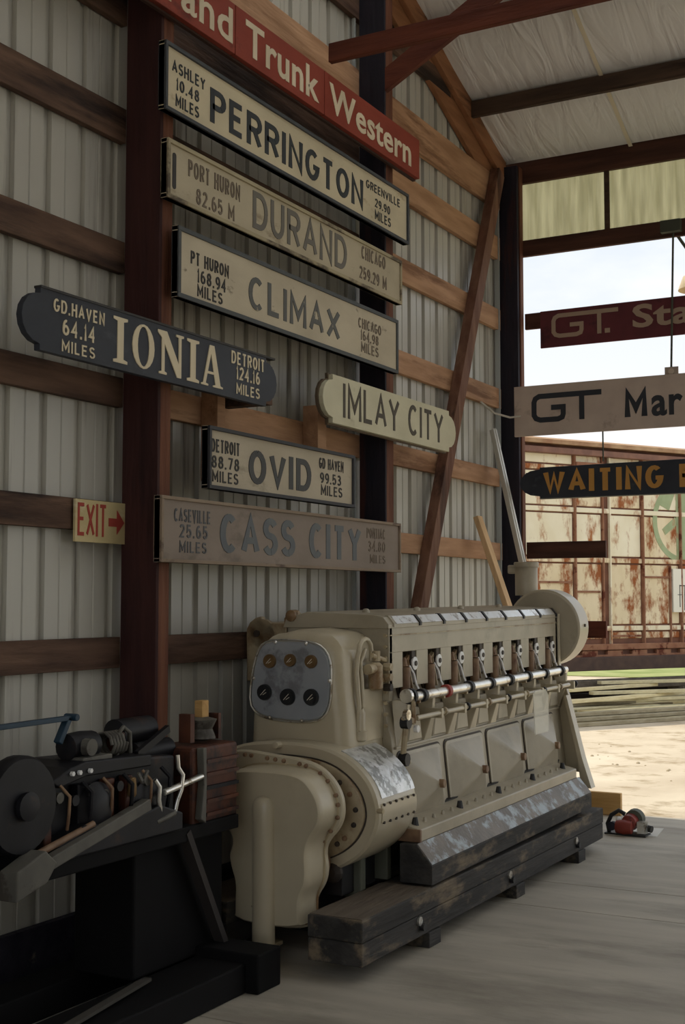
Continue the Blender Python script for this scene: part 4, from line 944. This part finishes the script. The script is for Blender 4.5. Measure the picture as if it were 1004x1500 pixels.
# bulge
rings = []
xc, rb = .648, .056
for z_, k in ((.085, 1), (.30, 1), (.55, 1), (.66, 1), (.69, .97), (.71, .86), (.725, .65), (.733, .35), (.736, .05)):
    rings.append([(xc + rb * k * math.cos(R(a)), 4.905 + (-.045) * k * math.sin(R(a)) + (1 - k) * .0, z_) for a in range(0, 181, 15)])
part('cover_bulge', MB().loft(rings), C_, EN, smooth=50)
part('bulge_foot', MB().box(.59, .706, 4.858, 4.97, .083, .10), D_, EN, bevel=.003)
for (x, z) in [(.595, .25), (.597, .17), (.597, .13)]:
    part('paint_chip', MB().lathe([(.002, -.004), (.008, -.003), (.008, 0)], (x, 4.90, z), 'y', 6), M['recess'], EN)
fb = inset(fp, .020); per = []; tot = 0
for i in range(len(fb)):
    a, b2 = fb[i], fb[(i+1) % len(fb)]; d_ = math.hypot(a[0]-b2[0], a[1]-b2[1]); per.append((tot, a)); tot += d_
for k in range(40):
    tg = tot * k / 40; i = max(j for j, (s_, _) in enumerate(per) if s_ <= tg); a = per[i][1]
    if a[1] < .15: continue
    part('flange_bolt', MB().lathe([(.003, -.012), (.009, -.010), (.011, 0)], (a[0], 5.049, a[1]), 'y', 8), M['rod'], EN, smooth=40)
part('fitting', MB().lathe([(.004, -.01), (.016, -.008), (.016, .03)], (.55, 5.17, .925), 'y', 10), C_, EN)
# supports below
part('pedestal', MB().box(.52, .86, 5.24, 5.58, .25, .50), M['black'], EN, bevel=.004)
part('pedestal', MB().box(.80, .90, 5.35, 5.40, .22, .42), flat('green_grey_casting', '5c5e52'), EN, bevel=.01)
part('drain_plug', MB().lathe([(.02, -.03), (.045, -.02), (.045, .0)], (.83, 5.22, .36), 'y', 12), M['recess'], EN)
part('foot_casting', MB().prism([(.86, .268), (.93, .268), (.93, .50), (.86, .46)], 'y', 5.56, 5.60), flat('green_grey_casting', '5c5e52'), EN, bevel=.004)
part('foot_plate', MB().box(.93, 1.09, 5.59, 5.61, .45, .51), M['rod'], EN, bevel=.004)
# plastic bag hung on the thin shaft
solo('plastic_bag', MB().prism([(7.33, 1.04), (7.36, 1.06), (7.55, 1.06), (7.60, 1.02), (7.60, .80), (7.36, .80)], 'x', 1.015, 1.021), M['bag'], (1.015, 7.4, .8), 'clear plastic sleeve hanging from the thin engine shaft', 'bag', bevel=.001)

# ------------------------------------------------------------ dark engine on a stand at the left
ST = thing('steel_stand', (.45, 3.9, 0), 'black steel stand under the dark engine at the left', 'stand')
bk = flat('shade_black_steel', '0a0a0b', rough=.75, c2='0f0e10', spec=.2)  # near-black colour carries the deep shade of this corner
part('pedestal', MB().box(.25, .55, 4.1, 4.72, .12, .66), bk, ST, bevel=.01)  # dark box added to fill the shaded area under the engine
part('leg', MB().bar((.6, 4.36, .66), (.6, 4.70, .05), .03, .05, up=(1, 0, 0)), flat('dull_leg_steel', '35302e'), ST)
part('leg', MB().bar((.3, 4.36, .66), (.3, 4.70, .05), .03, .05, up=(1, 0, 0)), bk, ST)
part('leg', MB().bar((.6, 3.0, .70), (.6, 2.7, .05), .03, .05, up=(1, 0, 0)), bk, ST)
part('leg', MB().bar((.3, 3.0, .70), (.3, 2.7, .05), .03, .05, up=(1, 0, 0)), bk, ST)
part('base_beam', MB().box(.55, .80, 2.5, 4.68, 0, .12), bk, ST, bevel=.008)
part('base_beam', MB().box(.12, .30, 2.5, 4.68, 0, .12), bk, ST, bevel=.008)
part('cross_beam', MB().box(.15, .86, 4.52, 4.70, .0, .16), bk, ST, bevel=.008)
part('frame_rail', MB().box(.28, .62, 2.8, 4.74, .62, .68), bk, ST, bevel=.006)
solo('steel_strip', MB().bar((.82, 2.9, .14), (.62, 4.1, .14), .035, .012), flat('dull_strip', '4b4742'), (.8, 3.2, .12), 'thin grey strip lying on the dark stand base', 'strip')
LE = thing('signal_engine', (.45, 3.9, .68), 'dark greasy engine with red castings and blue handle, left of the cream engine', 'engine')
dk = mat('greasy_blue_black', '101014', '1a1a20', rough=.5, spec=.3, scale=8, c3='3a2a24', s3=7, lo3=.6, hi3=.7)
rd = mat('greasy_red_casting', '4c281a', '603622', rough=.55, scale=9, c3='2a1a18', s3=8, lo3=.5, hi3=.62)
gy = mat('grey_old_casting', '54524c', '67645c', rough=.6, scale=8, c3='45403a', s3=7)
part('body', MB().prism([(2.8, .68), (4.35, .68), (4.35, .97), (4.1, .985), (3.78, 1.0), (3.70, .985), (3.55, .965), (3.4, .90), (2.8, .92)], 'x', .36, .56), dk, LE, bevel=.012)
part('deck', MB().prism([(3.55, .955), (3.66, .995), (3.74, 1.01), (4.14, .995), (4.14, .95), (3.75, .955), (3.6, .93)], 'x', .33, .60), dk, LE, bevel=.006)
for yy in (3.66, 3.70, 3.76): part('deck_bolt', MB().cyl((.60, yy, .975), (.612, yy, .975), .009, seg=6), M['washer'], LE)
for yy, w in ((3.52, .04), (3.70, .05), (3.86, .05), (3.98, .04)):
    part('side_web', MB().box(.56, .60, yy, yy + w, .72, .93), rd if yy != 3.70 else dk, LE, bevel=.005)
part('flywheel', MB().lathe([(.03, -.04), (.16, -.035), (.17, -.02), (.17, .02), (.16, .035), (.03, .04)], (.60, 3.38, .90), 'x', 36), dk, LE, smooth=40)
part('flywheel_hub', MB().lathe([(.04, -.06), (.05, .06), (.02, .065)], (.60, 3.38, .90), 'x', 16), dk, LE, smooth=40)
blu = flat('blue_handle_paint', '1f3a4d', rough=.5)
part('handle', MB().bar((.5, 2.9, 1.155), (.5, 3.76, 1.163), .03, .018).bar((.5, 3.755, 1.165), (.5, 3.70, 1.075), .03, .022).cyl((.47, 3.775, 1.165), (.53, 3.775, 1.165), .014, seg=8), blu, LE, bevel=.003)
mg = part('magneto', MB().lathe([(.02, -.08), (.05, -.075), (.055, 0), (.05, .075), (.02, .08)], (.5, 3.82, 1.055), 'y', 16), dk, LE, smooth=40)
part('magneto_base', MB().box(.44, .58, 3.75, 3.92, .995, 1.02), gy, mg, bevel=.004)
part('magneto_cap', MB().lathe([(.02, -.02), (.032, -.015), (.032, .02)], (.56, 3.80, 1.055), 'x', 12), gy, mg)
sp = part('spring_coil', MB().tube([(.5 + .045 * math.cos(a * .7), 3.96 + a * .0021, 1.045 + .045 * math.sin(a * .7)) for a in range(0, 46)], .007, 6), gy, LE, smooth=60)
part('guard', MB().tube([(.52, 4.02, 1.0), (.52, 4.025, 1.08), (.52, 4.06, 1.105), (.52, 4.10, 1.08), (.52, 4.105, 1.0)], .009, 8), gy, LE, smooth=60)
part('red_block', MB().box(.44, .5, 4.03, 4.10, 1.0, 1.08), rd, LE, bevel=.006)
part('cylinder', MB().lathe([(.02, -.12), (.055, -.11), (.055, .11), (.03, .12)], (.42, 4.24, 1.07), 'y', 20), dk, LE, smooth=40)
part('barrel', MB().lathe([(.03, -.1), (.045, -.09), (.045, .15), (.03, .16)], (.46, 4.28, .985), 'y', 20), dk, LE, smooth=40)
part('connecting_bar', MB().bar((.54, 4.12, .99), (.50, 4.38, 1.07), .02, .03), dk, LE)
hd_ = part('cylinder_head', MB().box(.38, .60, 4.42, 4.76, .66, .99), rd, LE, bevel=.015)
for k in range(5):
    part('fin', MB().box(.60, .618, 4.50, 4.74, .70 + k * .055, .715 + k * .055), rd if k != 2 else dk, hd_)
part('head_gasket', MB().prism([(4.435, .70), (4.47, .68), (4.475, .84), (4.47, .99), (4.445, .99), (4.455, .84)], 'x', .60, .635), gy, hd_, bevel=.004)
cb = part('carburettor', MB().lathe([(.03, 0), (.065, .01), (.05, .05), (.07, .09), (.03, .10)], (.50, 4.62, 1.0), 'z', 16), gy, LE, smooth=40)
part('wooden_plug', MB().box(.48, .52, 4.60, 4.65, 1.09, 1.17), M['yellow'], cb, bevel=.002)
part('carburettor_arm', MB().box(.47, .53, 4.50, 4.53, 1.0, 1.12), rd, cb)
part('carburettor_arm', MB().box(.47, .53, 4.71, 4.73, 1.0, 1.11), rd, cb)
part('push_rod', MB().cyl((.64, 4.17, .845), (.62, 4.47, .875), .013, seg=10), M['chrome'], LE, smooth=40)
part('link_bar', MB().tube([(.63, 4.27, .98), (.635, 4.27, .93), (.64, 4.295, .90), (.64, 4.285, .84), (.635, 4.265, .80), (.63, 4.255, .755)], .009, 8), M['chrome'], LE, smooth=50)
part('link_bar', MB().tube([(.63, 4.12, .90), (.635, 4.145, .87), (.635, 4.14, .82), (.63, 4.16, .77)], .010, 8), M['chrome'], LE, smooth=50)
part('link_bar', MB().tube([(.63, 4.13, .735), (.635, 4.19, .745), (.63, 4.25, .755)], .013, 8), gy, LE, smooth=50)
part('pulley', MB().lathe([(.02, -.03), (.09, -.012), (.10, -.008), (.10, .008), (.09, .012), (.02, .015)], (.60, 4.10, .80), 'x', 32), dk, LE, smooth=40)
part('brass_cup', MB().lathe([(.012, -.04), (.018, -.03), (.016, .03), (.01, .035)], (.62, 3.99, .89), 'z', 10), M['brass'], LE, smooth=40)
part('forked_clip', MB().bar((.64, 4.0, .94), (.64, 4.03, .90), .01, .012).bar((.64, 4.06, .945), (.64, 4.03, .90), .01, .012), gy, LE)
part('grey_beam', MB().bar((.66, 3.30, .655), (.64, 4.06, .815), .04, .045), gy, LE, bevel=.004)
part('copper_pipe', MB().tube([(.63, 3.42, .72), (.63, 3.6, .755), (.63, 3.75, .785)], .013, 8), M['rod'], LE, smooth=50)
for k in range(7):
    part('casting_boss', MB().lathe([(.004, -.01), (.018, -.008), (.02, .01)], (.61, 3.58 + k * .085, .90 - .02 * (k % 2)), 'x', 10), gy if k % 3 == 0 else dk, LE, smooth=40)
for k in range(6):
    part('oil_pipe', MB().tube([(.60, 3.6 + k * .12, .94), (.63, 3.62 + k * .12, .90), (.635, 3.61 + k * .12, .84), (.61, 3.63 + k * .12, .78)], .006 + .003 * (k % 2), 6), dk if k % 2 else M['rod'], LE, smooth=50)
part('crank_cover', MB().lathe([(.02, -.03), (.09, -.03), (.10, .0), (.06, .03), (.02, .035)], (.60, 3.80, .83), 'x', 24), dk, LE, smooth=40)
part('lower_casting', MB().prism([(3.55, .68), (4.3, .68), (4.3, .75), (4.15, .80), (3.9, .76), (3.7, .79), (3.55, .74)], 'x', .56, .64), dk, LE, bevel=.008)
for k in range(5):
    part('flywheel_spoke', MB().bar((.625, 3.38 + .05 * math.cos(k * 1.257), .90 + .05 * math.sin(k * 1.257)), (.625, 3.38 + .15 * math.cos(k * 1.257), .90 + .15 * math.sin(k * 1.257)), .02, .012, up=(1, 0, 0)), bk, LE)
part('beam_shoe', MB().prism([(3.28, .60), (3.43, .64), (3.48, .70), (3.42, .75), (3.28, .70)], 'x', .62, .70), gy, LE, bevel=.006)

# ------------------------------------------------------------ clutter by the opening
solo('yellow_plank', MB().box(.30, .90, 9.50, 9.545, .0, .165), M['yellow'], (.6, 9.52, 0), 'yellow plank standing on edge behind the end of the skid', 'plank', bevel=.003)
solo('wood_block', MB().box(.80, 1.13, 8.24, 8.50, .0, .20) if False else MB().prism([(.62, 8.26), (1.04, 8.26), (1.0, 8.44), (.62, 8.44)], 'z', .0, .20), M['timber_top'], (.9, 8.4, 0), 'grey wood block behind the end of the skid', 'block', bevel=.004)
solo('paper_sheet', MB().prism([(1.03, 8.70), (1.36, 8.78), (1.32, 9.12), (1.02, 9.05)], 'z', .0, .004), flat('white_paper', 'c9c5bb'), (1.1, 8.8, 0), 'white paper sheet on the floor under the small red engine', 'paper')
cx, cyy = 1.18, 8.78
SE = thing('small_engine', (cx, cyy, 0), 'small red gasoline engine lying on the floor near the opening', 'engine')
rdm = mat('red_enamel_dull', '7c2f26', '8c3a2e', rough=.5, scale=9, c3='4a2a22', s3=9, lo3=.58, hi3=.68)
part('fuel_tank', MB().lathe([(.02, -.07), (.05, -.065), (.06, 0), (.05, .065), (.02, .07)], (cx - .0, cyy - .02, .068), 'x', 18), rdm, SE, smooth=40)
part('crankcase', MB().lathe([(.02, -.06), (.06, -.05), (.07, .02), (.05, .06)], (cx + .03, cyy + .05, .10), 'y', 18), rdm, SE, smooth=40)
part('shroud', MB().lathe([(.02, -.05), (.075, -.045), (.08, .03), (.03, .05)], (cx + .05, cyy + .12, .12), 'y', 18), flat('grey_green_shroud', '55584c'), SE, smooth=40)
part('hose', MB().tube([(cx - .13, cyy, .02), (cx - .15, cyy + .02, .08), (cx - .12, cyy + .03, .15), (cx - .06, cyy + .04, .19), (cx - .01, cyy + .05, .16)], .018, 8), M['black'], SE, smooth=60)
part('air_cleaner', MB().lathe([(.01, -.03), (.035, -.025), (.035, .025), (.01, .03)], (cx - .10, cyy - .01, .07), 'y', 14), flat('dark_blue_part', '2a2b3c'), SE, smooth=40)
part('white_knob', MB().lathe([(.004, -.03), (.022, -.02), (.028, 0), (.022, .02), (.004, .03)], (cx - .05, cyy + .01, .12), 'y', 12), M['washer'], SE, smooth=60)
for k in range(5):
    part('cooling_fin', MB().box(cx + .10, cx + .17, cyy + .0 + k * .016, cyy + .006 + k * .016, .02, .115), M['chrome'], SE)
part('muffler', MB().cyl((cx + .12, cyy + .10, .06), (cx + .20, cyy + .08, .05), .028, seg=12), flat('dark_iron', '3a3834'), SE, smooth=40)
SE.scale = (.84, .84, .84); SE.location.x -= .03; SE.location.y -= .03
part('base_plate', MB().box(cx - .16, cx + .18, cyy - .04, cyy + .12, .004, .016), M['black'], SE)
